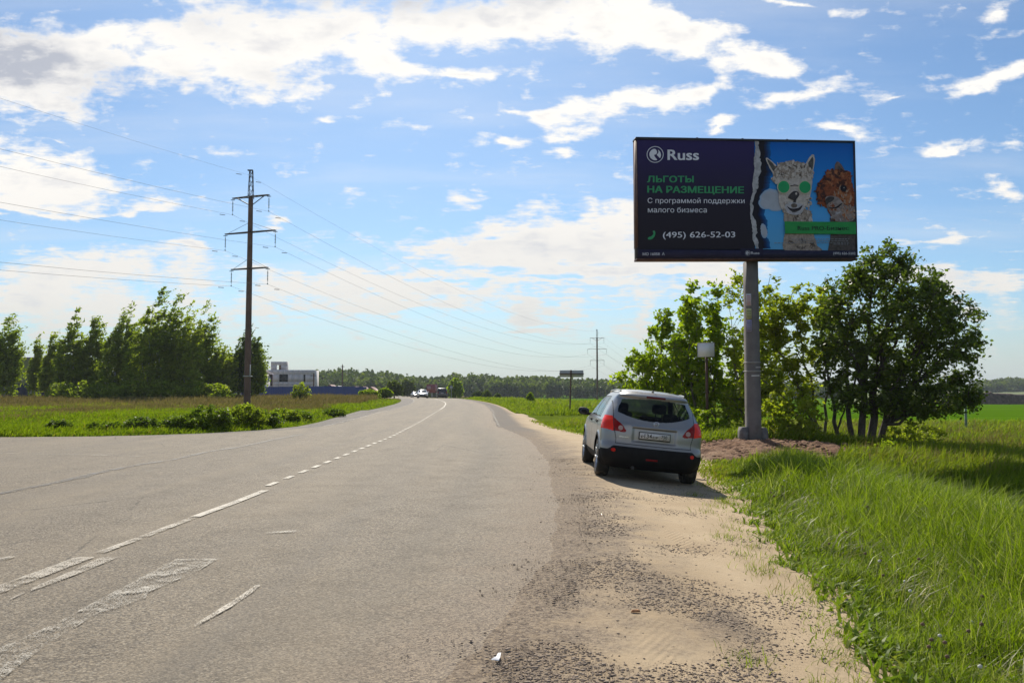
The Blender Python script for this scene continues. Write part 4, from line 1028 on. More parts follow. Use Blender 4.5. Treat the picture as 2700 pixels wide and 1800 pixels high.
blue = gradm('printed_blue', [(0,(.12,.40,.68)),(.35,(.08,.38,.80)),(.7,(.012,.23,.68)),(1,(.004,.13,.54))], zb0 + .2, zb1)
def sub(mb_, name, mat, label=None, parent=None):
    o = mb_.build(name, mat); o.parent = parent or poster
    if label: o['label'] = label
    return o
sub(mm, 'picture_panel', blue, 'blue right half of the poster')
rg = np.random.default_rng(3)
def rough(pts, amp, step=12, seed=0, closed=True):
    """outline with hair-like or torn irregularity (crop pixels)"""
    r_ = np.random.default_rng(seed); P = np.array(pts, float); Q = np.r_[P, P[:1]] if closed else P; out = []
    for a, b in zip(Q[:-1], Q[1:]):
        n_ = max(1, int(np.linalg.norm(b - a) / step))
        for q in range(n_): out.append(a + (b - a) * q / n_ + r_.normal(0, amp, 2))
    if not closed: out.append(Q[-1])
    return np.array(out)
def smooth_loop(pts, k=6):
    P = np.array(pts, float); n_ = len(P); out = []
    for i in range(n_):
        a, b, c, d = P[i-1], P[i], P[(i+1) % n_], P[(i+2) % n_]
        for q in range(k):
            t = q / k; out.append(.5 * ((2*b) + (-a+c)*t + (2*a-5*b+4*c-d)*t*t + (-a+3*b-3*c+d)*t**3))
    return np.array(out)
def ell(cx, cy, rx, ry, ang=0, n_=28, f=1.0):
    t = np.arange(n_) * 2 * math.pi / n_; c, s_ = math.cos(R(ang)), math.sin(R(ang))
    x, y = rx * np.cos(t) * f, ry * np.sin(t) * f; return np.c_[cx + x*c - y*s_, cy + x*s_ + y*c]
tearL = [(1238,108),(1250,190),(1240,260),(1228,330),(1240,400),(1222,480),(1215,560),(1222,620),(1205,680),(1190,750),(1195,830),(1195,900),(1210,960),(1215,1040),(1215,1110),(1235,1150),(1250,1196)]
tearR = [(1280,112),(1275,170),(1295,240),(1290,290),(1305,340),(1295,380),(1308,430),(1275,480),(1270,540),(1275,590),(1245,640),(1230,700),(1215,740),(1225,800),(1215,860),(1240,910),(1255,980),(1262,1040),(1245,1060),(1265,1120),(1275,1196)]
TL = rough(tearL, 2.5, 14, 1, False); TR = rough(tearR, 4, 14, 2, False)
# printed shadow band right of the tear: three soft steps
mm = MB()
for k_, wdt in enumerate((112, 98, 84, 70, 52)):
    a = TR + np.array((wdt * 1.0, 0)) + np.c_[8*np.sin(TR[:,1]/60), np.zeros(len(TR))]; b = TR - np.array((12, 0)); P = np.r_[a, b[::-1]]
    n_ = len(a); V = onb(hb(np.r_[a, b]), .006 + Lr * (1.3 + .35*k_)); mm.add(V, [(q, q+1, q+1+n_, q+n_) for q in range(n_-1)], k_)
sub(mm, 'torn_edge_shade', [printm('shade_print_a', (.008,.10,.30)), printm('shade_print_b', (.010,.070,.22)), printm('shade_print_c', (.012,.045,.14)), printm('shade_print_d', (.014,.025,.07)), printm('shade_print_e', (.016,.014,.022))], 'dark printed band along the torn edge')
mm = MB(); q1 = np.linspace(0, 1, 90)
def resamp(P, q): 
    y = P[:,1]; o = np.argsort(y); return np.c_[np.interp(108 + q*1088, y[o], P[o,0]), 108 + q*1088]
a, b = resamp(TL, q1), resamp(TR, q1); V = onb(hb(np.r_[a, b]), .006 + Lr * 4); mm.add(V, [(q, q+1, q+91, q+90) for q in range(89)])
sub(mm, 'torn_paper_edge', printm('torn_paper', (.42,.41,.43), .25, 9), 'jagged white torn strip')
# printed clouds
cl = [printm('print_cloud_c', (.30,.42,.58), .1), printm('print_cloud_b', (.34,.42,.55), .1), printm('print_cloud_a', (.40,.43,.50), .1)]
mm, m2c = MB(), MB()
for k_, f in enumerate((1.12, 1.0, .86)):
    for (cx_, cy_, rx_, ry_) in ((1400,700,95,90),(1360,740,75,60),(1450,770,80,50),(1345,690,50,50)):
        mm.add(onb(hb(rough(ell(cx_, cy_, rx_*f, ry_*f), 2, 10, k_)), .006 + Lr*(2.6+.2*k_) + .0003*cx_/1400), [tuple(range(len(rough(ell(cx_, cy_, rx_*f, ry_*f), 2, 10, k_))))], k_)
    P = rough(ell(1325, 1020, 30*f, 68*f, -12), 2, 10, k_); m2c.add(onb(hb(P), .006 + Lr*(2.6+.2*k_)), [tuple(range(len(P)))], k_)
sub(mm, 'printed_cloud', cl); sub(m2c, 'printed_cloud', cl)
# alpacas
def fills(name, shapes, mats, base, label):
    mm = MB(); 
    for k_, (P, mi) in enumerate(shapes):
        P = np.asarray(P); mm.add(onb(hb(P), base + .00008 * k_), [tuple(range(len(P)))], mi)
    return sub(mm, name, mats, label)
def tufts(cx, cy, rx, ry, n_, size, mis, seed, hang=0, f0=0.0):
    r_ = np.random.default_rng(seed); out = []
    for _ in range(n_):
        a_, q = r_.random() * 6.28, (f0 + (1 - f0) * r_.random()) ** .5; x, y = cx + rx*q*math.cos(a_), cy + ry*q*math.sin(a_)
        w_, h_ = size * (.4 + .6*r_.random()), size * (.7 + .7*r_.random()); an = r_.normal(0, 50) + hang
        out.append((rough(ell(x, y, w_*.5, h_, an, 9), size*.06, 50, int(r_.integers(1e6))), int(r_.choice(mis))))
    return out
AM = [printm('wool_cream', (.52,.455,.42), .18, 14), printm('wool_dark', (.13,.10,.085), .25, 14), printm('wool_mid', (.33,.265,.225), .35, 14), printm('muzzle_dark', (.055,.048,.05), .3, 10), printm('wool_light', (.54,.47,.43), .2, 14), printm('ear_inner', (.09,.085,.08), .3, 12), printm('mouth_dark', (.02,.015,.02), .1), printm('muzzle_pale', (.42,.40,.43), .15, 9)]
z0_ = .006 + Lr * 5
neck1 = smooth_loop([(1535,1225),(1540,1000),(1520,880),(1560,800),(1700,800),(1795,840),(1802,940),(1815,1060),(1850,1170),(1880,1225)])
face1 = smooth_loop([(1462,520),(1472,640),(1475,720),(1500,800),(1545,850),(1620,865),(1690,840),(1745,760),(1780,690),(1795,600),(1800,510),(1720,400),(1540,400)])
neckw = tufts(1680, 900, 110, 60, 40, 26, [0,2,2,1], 6) + tufts(1700, 1150, 120, 70, 45, 28, [2,1,2], 7) + tufts(1760, 760, 38, 100, 40, 18, [0,2,2,1], 8)
shapes = [(rough(neck1, 2.5, 16, 4), 2)] + neckw + [(rough(smooth_loop([(1430,470),(1350,312),(1375,300),(1452,372),(1460,420)]), 1.5, 14, 9), 4), (smooth_loop([(1425,430),(1362,318),(1385,318),(1446,390)]), 5),
          (rough(smooth_loop([(1738,370),(1790,275),(1815,262),(1832,300),(1825,370),(1800,440)]), 1.5, 14, 9), 4), (smooth_loop([(1755,375),(1795,300),(1812,290),(1818,340),(1800,420)]), 5),
          (rough(face1, 2.5, 16, 5), 0)] + tufts(1740, 720, 40, 90, 30, 14, [0,2,4], 18) + [(rough(smooth_loop([(1410,520),(1430,420),(1490,350),(1600,322),(1720,345),(1790,420),(1815,500),(1760,480),(1640,470),(1500,500),(1460,540)]), 5, 14, 6), 2)] + \
          tufts(1610, 415, 175, 80, 150, 25, [2,2,0,4,1], 11) + tufts(1450, 500, 42, 45, 25, 22, [0,2,4], 12) + tufts(1780, 470, 35, 45, 22, 20, [0,2,4], 13) + \
          tufts(1550, 800, 50, 60, 20, 16, [0,2,4], 33) + [(smooth_loop([(1560,690),(1600,640),(1640,628),(1672,655),(1660,690),(1625,720),(1595,712)]), 3), (smooth_loop([(1618,700),(1640,700),(1632,770),(1610,770)]), 3),
           (smooth_loop([(1530,770),(1570,750),(1620,745),(1680,755),(1720,780),(1690,850),(1620,868),(1550,840)]), 7), (smooth_loop([(1590,765),(1618,752),(1650,765),(1640,792),(1600,794)]), 1),
           (smooth_loop([(1550,780),(1585,800),(1620,804),(1665,795),(1702,770),(1680,815),(1640,834),(1600,832),(1570,812)]), 6), (smooth_loop([(1590,822),(1620,828),(1655,820),(1640,838),(1605,840)]), 3), (smooth_loop([(1640,640),(1650,655),(1640,668),(1632,655)]), 4)] 
fills('alpaca_picture', shapes, AM, z0_, 'cream alpaca wearing round green glasses')
BMt = [printm('wool_rust', (.23,.065,.028), .35, 14), printm('wool_rust_dark', (.07,.025,.018), .3, 14), printm('wool_orange', (.36,.135,.06), .25, 14), AM[3], AM[7], printm('neck_brown', (.085,.07,.065), .3, 12), AM[6], printm('ear_brown', (.16,.11,.10), .3, 12), printm('wool_tan', (.36,.24,.18), .25, 12), printm('chin_grey', (.27,.22,.21), .35, 10)]
neck2 = [(1985,1000),(1975,900),(2218,850),(2226,1228),(1952,1222),(1975,1110)]
head2 = smooth_loop([(1850,640),(1860,560),(1920,490),(2000,455),(2110,450),(2170,500),(2205,580),(2218,700),(2215,880),(2150,935),(2050,945),(1985,880),(1945,800),(1900,770),(1865,720)])
head2[:,0] = np.minimum(head2[:,0], 2219)
clipx = lambda S: [(np.c_[np.minimum(P[:,0], 2220), P[:,1]], mi) for P, mi in S]
shapes = [(np.array(neck2, float), 5)] + [(rough(smooth_loop([(2035,470),(2030,380),(2050,335),(2085,352),(2120,410),(2150,480)]), 1.5, 14, 3), 7), (smooth_loop([(2060,440),(2058,390),(2080,385),(2110,450)]), 5),
          (rough(head2, 4, 14, 8), 0)] + clipx(tufts(2050, 500, 140, 75, 130, 32, [0,0,1,1,2], 14) + tufts(1885, 660, 38, 110, 60, 26, [0,1,1], 15) + tufts(2100, 680, 90, 90, 70, 22, [2,2,0,8], 16)) + \
          clipx([(smooth_loop([(1930,700),(1990,680),(2060,700),(2110,760),(2190,830),(2219,880),(2190,930),(2060,940),(1995,880),(1945,790)]), 9)]) + clipx(tufts(2030, 790, 80, 50, 50, 18, [9,9,8,0], 29) + tufts(2150, 850, 75, 70, 70, 20, [9,8,8,2,9], 17) + tufts(2040, 880, 60, 50, 40, 16, [4,9,9], 19)) + \
          [(smooth_loop([(1928,720),(1960,690),(2012,695),(2000,730),(1960,750),(1940,770)]), 3), (smooth_loop([(1955,795),(2020,795),(2085,755),(2090,760),(2045,802),(1990,808)]), 6),
           (smooth_loop([(2075,600),(2095,575),(2130,582),(2138,615),(2120,640),(2090,632)]), 6), (ell(2112, 600, 5, 5), 4)]
fills('alpaca_picture', shapes, BMt, z0_, 'rusty brown alpaca looking in from the right')
gl = printm('printed_green', (.025,.34,.125), .06); glr = printm('glasses_rim', (.50,.46,.36), .05)
mm = MB()
for (cx_, cy_) in ((1518, 587), (1726, 592)):
    mm.add(onb(hb(ell(cx_, cy_, 67, 70, 0, 40)), z0_ + .036), [tuple(range(40))], 1); mm.add(onb(hb(ell(cx_, cy_, 56, 60, 0, 40)), z0_ + .0385), [tuple(range(40))], 0)
mm.add(onb(hb([(1582,574),(1625,566),(1662,574),(1662,580),(1625,573),(1582,582)]), z0_ + .0395), [tuple(range(6))], 2)
for v in mm.V: pass
gobj = sub(mm, 'glasses_picture', [gl, glr, AM[6]], 'round green glasses')
# banner, lettering, logo
mm = MB(); mm.add(onb(hb([(1522,932),(2222,945),(2224,1066),(1527,1052)]), .070), [(0,1,2,3)]); sub(mm, 'green_banner', printm('banner_green', (.03,.29,.075), .08), 'green strip across the alpacas')
def tx(body, x0, y0, x1, y1, x2=None, y2=None, bold=0.0, d=.012, name='lettering', mat=None, lab=None, slope=None):
    """text whose crop box is x0..x1; left ends at y0(top) y1(bottom), right side shifted by slope"""
    V, F = text_mesh(body, 0.0); lo, hi = V.min(0), V.max(0)
    u = (V[:,0]-lo[0])/(hi[0]-lo[0]); v = (V[:,1]-lo[1])/(hi[1]-lo[1]); s_ = slope or 0
    hgt = y1 - y0; mm = MB(); k_ = 0
    for ox in np.linspace(-1, 1, 1 + 2*int(bold > .01) + 2*int(bold > .03)):      # heavier strokes: shifted copies a hair apart
        for oy in ((-.4, .4) if bold > .03 else (0,)):
            P = np.c_[x0 + u*(x1-x0) + ox*bold*hgt, y1 + (y0-y1)*v + s_*u + oy*bold*hgt]; mm.add(onb(hb(P), d + .0003*k_), F); k_ += 1
    return sub(mm, name, mat, lab)
grn = printm('letter_green', (.055,.33,.14), .05); wht = printm('letter_white', (.75,.75,.82), .05)
tx('Russ', 385, 200, 688, 302, bold=.035, mat=wht, lab='white word beside the round emblem', slope=4)
tx('ЛЬГОТЫ', 184, 460, 637, 524, bold=.045, mat=grn, lab='green heading, upper line', slope=5)
tx('НА РАЗМЕЩЕНИЕ', 187, 560, 1130, 640, bold=.045, mat=grn, lab='green heading, lower line', slope=16)
tx('С программой поддержки', 188, 678, 1140, 745, bold=.008, mat=wht, lab='white line of text under the green heading', slope=12)
tx('малого бизнеса', 190, 772, 768, 826, bold=.008, mat=wht, lab='second white line of text', slope=6)
tx('(495) 626-52-03', 338, 1020, 1045, 1096, bold=.012, mat=wht, lab='white phone number', slope=4)
tx('Russ PRO-Бизнес', 1650, 978, 2152, 1020, bold=.03, d=.076, mat=printm('banner_ink', (.02,.05,.035)), lab='dark text on the green strip', slope=6)
fp = printm('fine_print', (.23,.24,.27), .3, 30)
mm = MB(); r_ = np.random.default_rng(9)
for (yy, xa, xb) in ((1106, 1590, 2160), (1124, 1600, 2140), (1142, 1420, 2150), (1158, 2000, 2140)):   # the unreadable small print: broken thin strokes
    x = xa
    while x < xb:
        w_ = r_.uniform(8, 34); yo = (x - 1500) * .006
        mm.add(onb(hb([(x, yy+yo), (x+w_, yy+yo), (x+w_, yy+6+yo), (x, yy+6+yo)]), .068), [(0,1,2,3)]); x += w_ + r_.uniform(5, 12)
sub(mm, 'fine_print', fp, 'unreadable small print')
# round emblem: ring, crescent body and notch
def ring(mb_, cx, cy, r0, r1, d, asp=1.0, n_=48, mi=0):
    a, b = ell(cx, cy, r0, r0*asp, 0, n_), ell(cx, cy, r1, r1*asp, 0, n_)
    mb_.add(onb(hb(np.r_[a, b]), d), [(q, (q+1) % n_, (q+1) % n_ + n_, q+n_) for q in range(n_)], mi)
def emblem(cx, cy, r, d):
    mm = MB(); ring(mm, cx, cy, r*.92, r, d)
    bodyp = smooth_loop([(-.05,-.68),(-.38,-.58),(-.62,-.30),(-.68,.02),(-.55,.40),(-.25,.64),(.05,.70),(.24,.64),(.06,.40),(-.12,.08),(.10,-.02),(.22,-.22),(.16,-.50)])
    arc = smooth_loop([(.32,-.58),(.56,-.36),(.68,-.05),(.66,.24),(.56,.44),(.36,.22),(.20,.04),(.36,-.18),(.40,-.40)])
    for P in (bodyp, arc): mm.add(onb(hb(P * r + np.array((cx, cy))), d), [tuple(range(len(P)))])
    return mm
sub(emblem(260, 246, 83, .013), 'emblem', wht, 'round ring emblem')
mm = MB(); P = smooth_loop([(238,1012),(256,1010),(263,1030),(256,1062),(236,1086),(208,1096),(192,1090),(190,1078),(206,1068),(222,1064),(240,1046),(244,1030)]); mm.add(onb(hb(P), .013), [tuple(range(len(P)))]); sub(mm, 'phone_symbol', grn, 'green telephone handset')
# lower strip
mm = MB(); stp = onb(hb([(95,1196),(2226,1232),(2232,1298),(92,1278)]), .02); o_ = onb(hb([(95,1196),(2226,1232),(2232,1298),(92,1278)]), .075); mm.add(np.r_[stp, o_], [(4,5,6,7),(0,1,5,4),(1,2,6,5),(2,3,7,6),(3,0,4,7)])
strip = child(mm, 'name_strip', printm('strip_navy', (.030,.028,.060), .12, 3), board)
mm = MB(); mm.add(onb(hb([(1092,1197),(1306,1200),(1308,1272),(1094,1270)]), .088), [(0,1,2,3)]); sub(mm, 'name_plate', printm('plate_navy', (.022,.020,.050)), None, strip)
sm = printm('small_letters', (.55,.55,.60))
for (b_, x0, y0, x1, y1, s_) in (('МО 16058  А', 130, 1228, 345, 1257, 0), ('Russ', 1186, 1230, 1270, 1256, 1), ('(495) 626-5202', 1992, 1242, 2210, 1274, 4)):
    V, F = text_mesh(b_, .015); lo, hi = V.min(0), V.max(0); u = (V[:,0]-lo[0])/(hi[0]-lo[0]); v = (V[:,1]-lo[1])/(hi[1]-lo[1])
    mm = MB(); mm.add(onb(hb(np.c_[x0+u*(x1-x0), y1+(y0-y1)*v+s_*u]), .094), F); sub(mm, 'lettering', sm, None, strip)
sub(emblem(1155, 1243, 25, .094), 'emblem', sm, None, strip)
# ------------------------------------------------------------------ power line
pconc = pbr('pole_concrete', (.15, .09, .07), .85, var=.25, vscale=1.2, bump=.3)
psteel = pbr('dark_galvanised_steel', (.07, .065, .065), .55, .5, var=.2)
glass_ins = pbr('insulator_glass', (.14, .19, .20), .25, 0, var=.1)
wire_m = pbr('wire_metal', (.085, .09, .10), .7, .0, spec=.1)
LINE = R(16)
def pylon(base, H, ang, label, z_mid):
    """concrete mast with lattice tip and three cross arms; ang = turn of the arms"""
    root = empty('power_pole', base); tag(root, label, 'power pole', 'concrete power poles of the same line')
    h = H; b = Vector(base)
    def part(mb, name, mat, parent=root, **kw):
        o = mb.build(name, mat, **kw); o.parent = parent; return o
    top = h - 1.78
    m = MB(); zz = np.linspace(-.4, top, 14); m.tube(np.c_[zz*0, zz*0, zz], np.interp(zz, [0, top], [.225, .15]), 14); part(m, 'shaft', pconc, smooth=True, auto=40)
    m = MB(); m.box((.2, -.12, 2.6), (.05, .05, .8)); m.box((.0, 0, 2.25), (.47, .47, .05)); part(m, 'cable_guard', pbr('pale_metal', (.5,.5,.48), .5))
    m = MB(); w0, w1 = .15, .09
    for a, c in ((-1,-1),(1,-1),(1,1),(-1,1)): m.tube([(a*w0, c*w0, top-.1), (a*w1, c*w1, h)], .022, 4)
    n_ = 6
    for q in range(n_):
        z0, z1 = top + (h-top)*q/n_, top + (h-top)*(q+1)/n_; f0, f1 = w0+(w1-w0)*q/n_, w0+(w1-w0)*(q+1)/n_
        for k in range(4):
            p = [(-1,-1),(1,-1),(1,1),(-1,1)]; a, c = p[k], p[(k+1) % 4]
            if q % 2: a, c = c, a
            m.tube([(a[0]*f0, a[1]*f0, z0), (c[0]*f1, c[1]*f1, z1)], .016, 4)
    m.box((-.06, 0, h+.02), (.34, .16, .06)); m.tube([(-.12,0,h),(-.12,0,h-.2),(-.15,0,h-.3)], .025, 5); part(m, 'lattice_tip', psteel)
    ca, sa = math.cos(ang), math.sin(ang); ends = []
    for (za, L, kind) in ((top + .04, 1.45, 0), (top - 2.32, 2.0, 1), (top - 4.72, 1.45, 2)):
        m = MB(); 
        for off in (-.16, .16): m.tube([(-L*ca - off*sa*.4, L*sa - off*ca*.4, za), (-off*sa, -off*ca, za), (L*ca - off*sa*.4, -L*sa - off*ca*.4, za)], .036, 4)
        for q in np.linspace(-.85, .85, 7): m.tube([(q*L*ca - .08*sa, -q*L*sa - .08*ca, za), ((q+.1)*L*ca + .08*sa, -(q+.1)*L*sa + .08*ca, za)], .02, 4)
        arm = part(m, 'cross_arm', psteel)
        for s_ in (-1, 1):
            m = MB()
            if kind == 0: m.tube([(s_*L*.78*ca, -s_*L*.78*sa, za), (s_*.1, 0, za - .55)], .035, 4)
            else: m.tube([(s_*L*.95*ca, -s_*L*.95*sa, za), (s_*.1, 0, za + .62)], .013, 4)
            part(m, 'brace', psteel, arm)
        for s_ in (-1, 1):
            m = MB(); x, y = s_*L*ca, -s_*L*sa; z = za - .08
            m.tube([(x, y, za), (x, y, z - 1.0)], .012, 5)
            prof = []; 
            for q in range(7):
                zc = z - .18 - q*.095; prof += [(zc+.015, .016), (zc, .052), (zc-.02, .045), (zc-.028, .016)]
            pr = np.array(prof); m.tube(np.c_[np.full(len(pr), x), np.full(len(pr), y), pr[:,0]], pr[:,1], 8)
            m.box((x, y, z-.02), (.26, .05, .04)); m.box((x, y, z-1.0), (.05, .12, .06))
            part(m, 'insulator', glass_ins); ends.append((s_, kind, b + Vector((x, y, z - 1.02))))
    return root, b + Vector((-.15, 0, h-.3)), ends
p1b = GT(651, 1083); d1 = p1b.y
H1 = AT(651, 450, d1).z - p1b.z
P2 = AT(1574, 869, 3.25 * d1); z2 = Ts(P2.x, P2.y); H2 = P2.z - z2
pl1, ew1, e1 = pylon((p1b.x, p1b.y, p1b.z), H1, R(21), 'near concrete power pole with three cross arms in the left meadow', 0)
dirn = Vector((P2.x - p1b.x, P2.y - p1b.y, 0))
pl2, ew2, e2 = pylon((P2.x, P2.y, z2), H1 + (H2 - H1), R(10), 'far power pole with three cross arms beside the wide sign seen from behind', 0)
def span(a, b, sag, n_=26, t1=1.0):
    t = np.linspace(0, t1, n_)[:, None]; A, B = np.array(a), np.array(b)
    P = A + (B - A) * t; P[:, 2] -= 4 * sag * (t * (1 - t))[:, 0]; return P
def wire(name, a0, b0, label, sag):
    back = Vector(a0) - dirn * 1.0; back.z = a0.z + .6; fwd = Vector(b0) + dirn * 1.1; fwd.z = b0.z - 1.0
    m = MB()
    P = np.r_[span(back, a0, sag), span(a0, b0, sag)[1:], span(b0, fwd, sag)[1:]]
    m.tube(P, np.interp(P[:,1], [20, d1, P2.y, 300], [.007, .0065, .010, .012]) * (.75 if 'earth' in label else 1.0), 5, caps=False)
    for c in (a0,):
        for s_ in (-1, 1):
            q = Vector(c) + dirn.normalized() * s_ * 1.1; q.z -= .13
            m.tube([(q.x - .14, q.y - .1, q.z - .08), (q.x + .14, q.y + .1, q.z - .08)], .022, 5)
    tag(m.build('power_line', wire_m), label, 'wire', 'wires strung between the power poles')
wire('w', ew1, ew2, 'thin earth wire, topmost, from tip to tip of the power poles', 2.7)
nm = {0: 'top', 1: 'middle', 2: 'lowest'}; sd_n = {-1: 'left', 1: 'right'}
for (s_, k_, a) in e1:
    b_ = [q for (ss, kk, q) in e2 if ss == s_ and kk == k_][0]
    wire('w', a, b_, f'power line hanging from the {sd_n[s_]} end of the {nm[k_]} cross arm', 3.0)

# ------------------------------------------------------------------ signs and posts
alu = pbr('sign_back_metal', (.46, .44, .40), .55, .2, var=.08)
brown = pbr('rusty_brown_steel', (.12, .065, .045), .7, .2, var=.3)
whitep = pbr('white_board', (.86, .86, .87), .6, var=.03)
def upright(root, mb, name, mat, **kw):
    o = mb.build(name, mat, **kw); o.parent = root; return o
gp = GT(1504, 1092); Ys = gp.y; zt = AT(1510, 976, Ys).z - gp.z; zb_ = AT(1510, 994, Ys).z - gp.z; ws = 63 / F_PX * Ys
s1 = empty('road_sign', gp); tag(s1, 'wide grey road sign seen from behind on a brown post', 'road sign')
m = MB(); m.tube([(-.05,0,-.2),(.06,0,zt+.02)], .055, 10); upright(s1, m, 'post', brown, smooth=True, auto=40)
def rrect(w, h, r, n_=5):
    P = []
    for cx_, cy_, a0 in ((w/2-r, h/2-r, 0), (-w/2+r, h/2-r, 90), (-w/2+r, -h/2+r, 180), (w/2-r, -h/2+r, 270)):
        for k in range(n_): a = R(a0 + 90*k/(n_-1)); P.append((cx_ + r*math.cos(a), cy_ + r*math.sin(a)))
    return P
m = MB(); m.prism(rrect(ws, zt-zb_, .06), (.10, .075, (zt+zb_)/2), (1,0,0), (0,0,1), (0,1,0), .02); upright(s1, m, 'sign_plate', alu)
m = MB(); m.box((.10, .04, (zt+zb_)/2), (ws+.06, .05, .07)); upright(s1, m, 'cross_rail', brown)
gp = on(AT(1865, 1100, 27.0).x, 27.0); zt = AT(1865, 903, 27).z - gp.z; zb_ = AT(1865, 942, 27).z - gp.z
s2 = empty('notice_board', gp); tag(s2, 'blank white board on a brown post between the car and the billboard post', 'sign')
m = MB(); m.box((0, 0, zt*.45), (.075, .075, zt*.95)); upright(s2, m, 'post', brown)
m = MB(); m.prism([(-.27,-.235),(.27,-.215),(.275,.235),(-.27,.215)], (-.03, -.06, (zt+zb_)/2), (1,0,0), (0,0,1), (0,1,0), .02)
upright(s2, m, 'board', whitep)
m = MB(); bar_ = [(-.29,-.25),(.29,-.23),(.29,-.21),(-.29,-.23)]; 
for (a, c) in (((-.27,-.235),(.27,-.215)), ((.27,-.215),(.275,.235)), ((.275,.235),(-.27,.215)), ((-.27,.215),(-.27,-.235))):
    m.tube([(a[0]-.03, -.055, a[1]+(zt+zb_)/2), (c[0]-.03, -.055, c[1]+(zt+zb_)/2)], .012, 4)
upright(s2, m, 'frame', pbr('board_frame', (.35,.33,.32), .6))
gp = GT(2548, 1141)
s3 = empty('marker_post', gp); tag(s3, 'short grey-green metal post in the rough grass right of the dark round tree', 'post')
m = MB(); m.box((0,0,.62), (.09,.05,1.25)); m.box((0,-.03,.62), (.02,.02,1.25)); upright(s3, m, 'post', pbr('post_green_grey', (.20,.25,.20), .7, var=.2)); m = MB(); m.box((0,0,1.27), (.12,.08,.04)); upright(s3, m, 'cap', alu)
def far_post(xd, yt, Yd, r_, label, mat=pconc, kind='post', cap=None):
    X0 = AT(xd*K, 1040, Yd).x; z0 = Ts(X0, Yd); h = AT(xd*K, yt*K, Yd).z - z0
    e_ = empty('utility_pole', (X0, Yd, z0)); tag(e_, label, 'pole')
    m = MB(); m.tube([(0,0,-.3),(0,0,h)], r_, 8); upright(e_, m, 'shaft', mat); m = MB(); m.box((0,0,h-.35), (.9,.1,.1)); m.tube([(0,0,h),(0,0,h+.25)], .04, 5); upright(e_, m, 'cross_bar', psteel)
far_post(786, 838, 180, .13, 'plain utility pole standing before the wood right of the pale house')
far_post(720, 858, 150, .12, 'dark pole in front of the right corner of the pale house')
# far billboard beyond the bend
Yd = 230; c = AT(1139, 1024, Yd); z0 = Ts(c.x, Yd)
fb = empty('billboard', (c.x, Yd, z0)); tag(fb, 'small red and pink billboard far away beyond the bend', 'billboard')
Wb, Hb = 3.0, 2.4; zc_ = c.z - z0
m = MB(); m.tube([(0,0,-.3),(0,0,zc_-Hb/2)], .12, 8); upright(fb, m, 'post', alu)
m = MB(); m.box((0,0,zc_), (Wb,.25,Hb)); upright(fb, m, 'panel', pbr('far_red_print', (.28,.07,.07), .6, var=.35, vscale=1.5))
m = MB(); m.box((-.8,-.14,zc_+.2), (1.0,.03,1.0)); m.box((1.2,-.14,zc_+.1), (.5,.03,1.8)); upright(fb, m, 'picture', pbr('far_pink_print', (.42,.24,.26), .6, var=.3, vscale=3))
# small round traffic signs far down the road
for (px, pt, pb, Yd, lab, w_) in ((1190, 1017, 1043, 175, 'small round road sign seen from behind right of the dark van', .62), (1052, 1011, 1040, 165, 'grey rectangular road sign at the left side of the bend', 1.0)):
    c = AT(px, pt, Yd); z0 = Ts(c.x, Yd); h = c.z - z0
    e_ = empty('road_sign', (c.x, Yd, z0)); tag(e_, lab, 'road sign')
    m = MB(); m.tube([(0,.05,-.2),(0,.05,h)], .05, 6); upright(e_, m, 'post', alu)
    m = MB(); m.prism(ell(0, h-.3, w_/2*1.1, w_/2*1.1, 0, 20) if w_ < .9 else [(-.5,h-2.4),(.5,h-2.4),(.5,h),(-.5,h)], (0,0,0), (1,0,0), (0,0,1), (0,1,0), .03); upright(e_, m, 'sign_plate', pbr('grey_plate', (.34,.35,.36), .6))

# ------------------------------------------------------------------ blue fence, houses
fblue = pbr('blue_sheet_metal', (.014, .038, .20), .45, .0, var=.12, vscale=.6)
fdark = pbr('navy_sheet_metal', (.010, .014, .05), .5, .0, var=.15, vscale=.6)
def fence(pts, hh, mat, label):
    """corrugated sheet fence along pts"""
    b0 = Vector((pts[0][0], pts[0][1], Ts(*pts[0]))); e_ = empty('sheet_fence', b0); tag(e_, label, 'fence')
    m = MB(); mp = MB()
    for (a, c) in zip(pts[:-1], pts[1:]):
        L = math.hypot(c[0]-a[0], c[1]-a[1]); n_ = int(L / .1); t = np.linspace(0, 1, n_); nrm = np.array((-(c[1]-a[1]), c[0]-a[0])) / L
        off = .02 * np.where((np.arange(n_) // 1) % 4 < 2, 1, -1); X_ = a[0] + (c[0]-a[0])*t + nrm[0]*off; Y_ = a[1] + (c[1]-a[1])*t + nrm[1]*off
        Zt = Ts(*a) + (Ts(*c) - Ts(*a))*t
        V = np.r_[np.c_[X_, Y_, Zt], np.c_[X_, Y_, Zt + hh]] - np.array(b0); m.add(V, [(q, q+1, q+1+n_, q+n_) for q in range(n_-1)])
        for q in np.arange(0, L, 2.5): x, y = a[0] + (c[0]-a[0])*q/L - nrm[0]*.08*-1, a[1] + (c[1]-a[1])*q/L + .08; mp.box((x-b0.x, y-b0.y, Ts(x, y)-b0.z+hh/2), (.07, .07, hh))
    upright(e_, m, 'sheeting', mat); upright(e_, mp, 'posts', mat)
def gx_at(xd, Yd): return (AT(xd*K, 1040, Yd).x, Yd)
fence([gx_at(555, 118), gx_at(660, 127), gx_at(760, 138), gx_at(842, 150)], 2.0, fblue, 'bright blue sheet metal fence in front of the pale unfinished house')
fence([gx_at(-60, 112), gx_at(100, 113), gx_at(300, 115), gx_at(500, 116)], 2.5, fdark, 'dark navy sheet metal fence behind the birches')
block_m = pbr('pale_block_masonry', (.56, .53, .53), .85, var=.10, vscale=1.0, dirt=((.44,.41,.41), 1.2, .55))
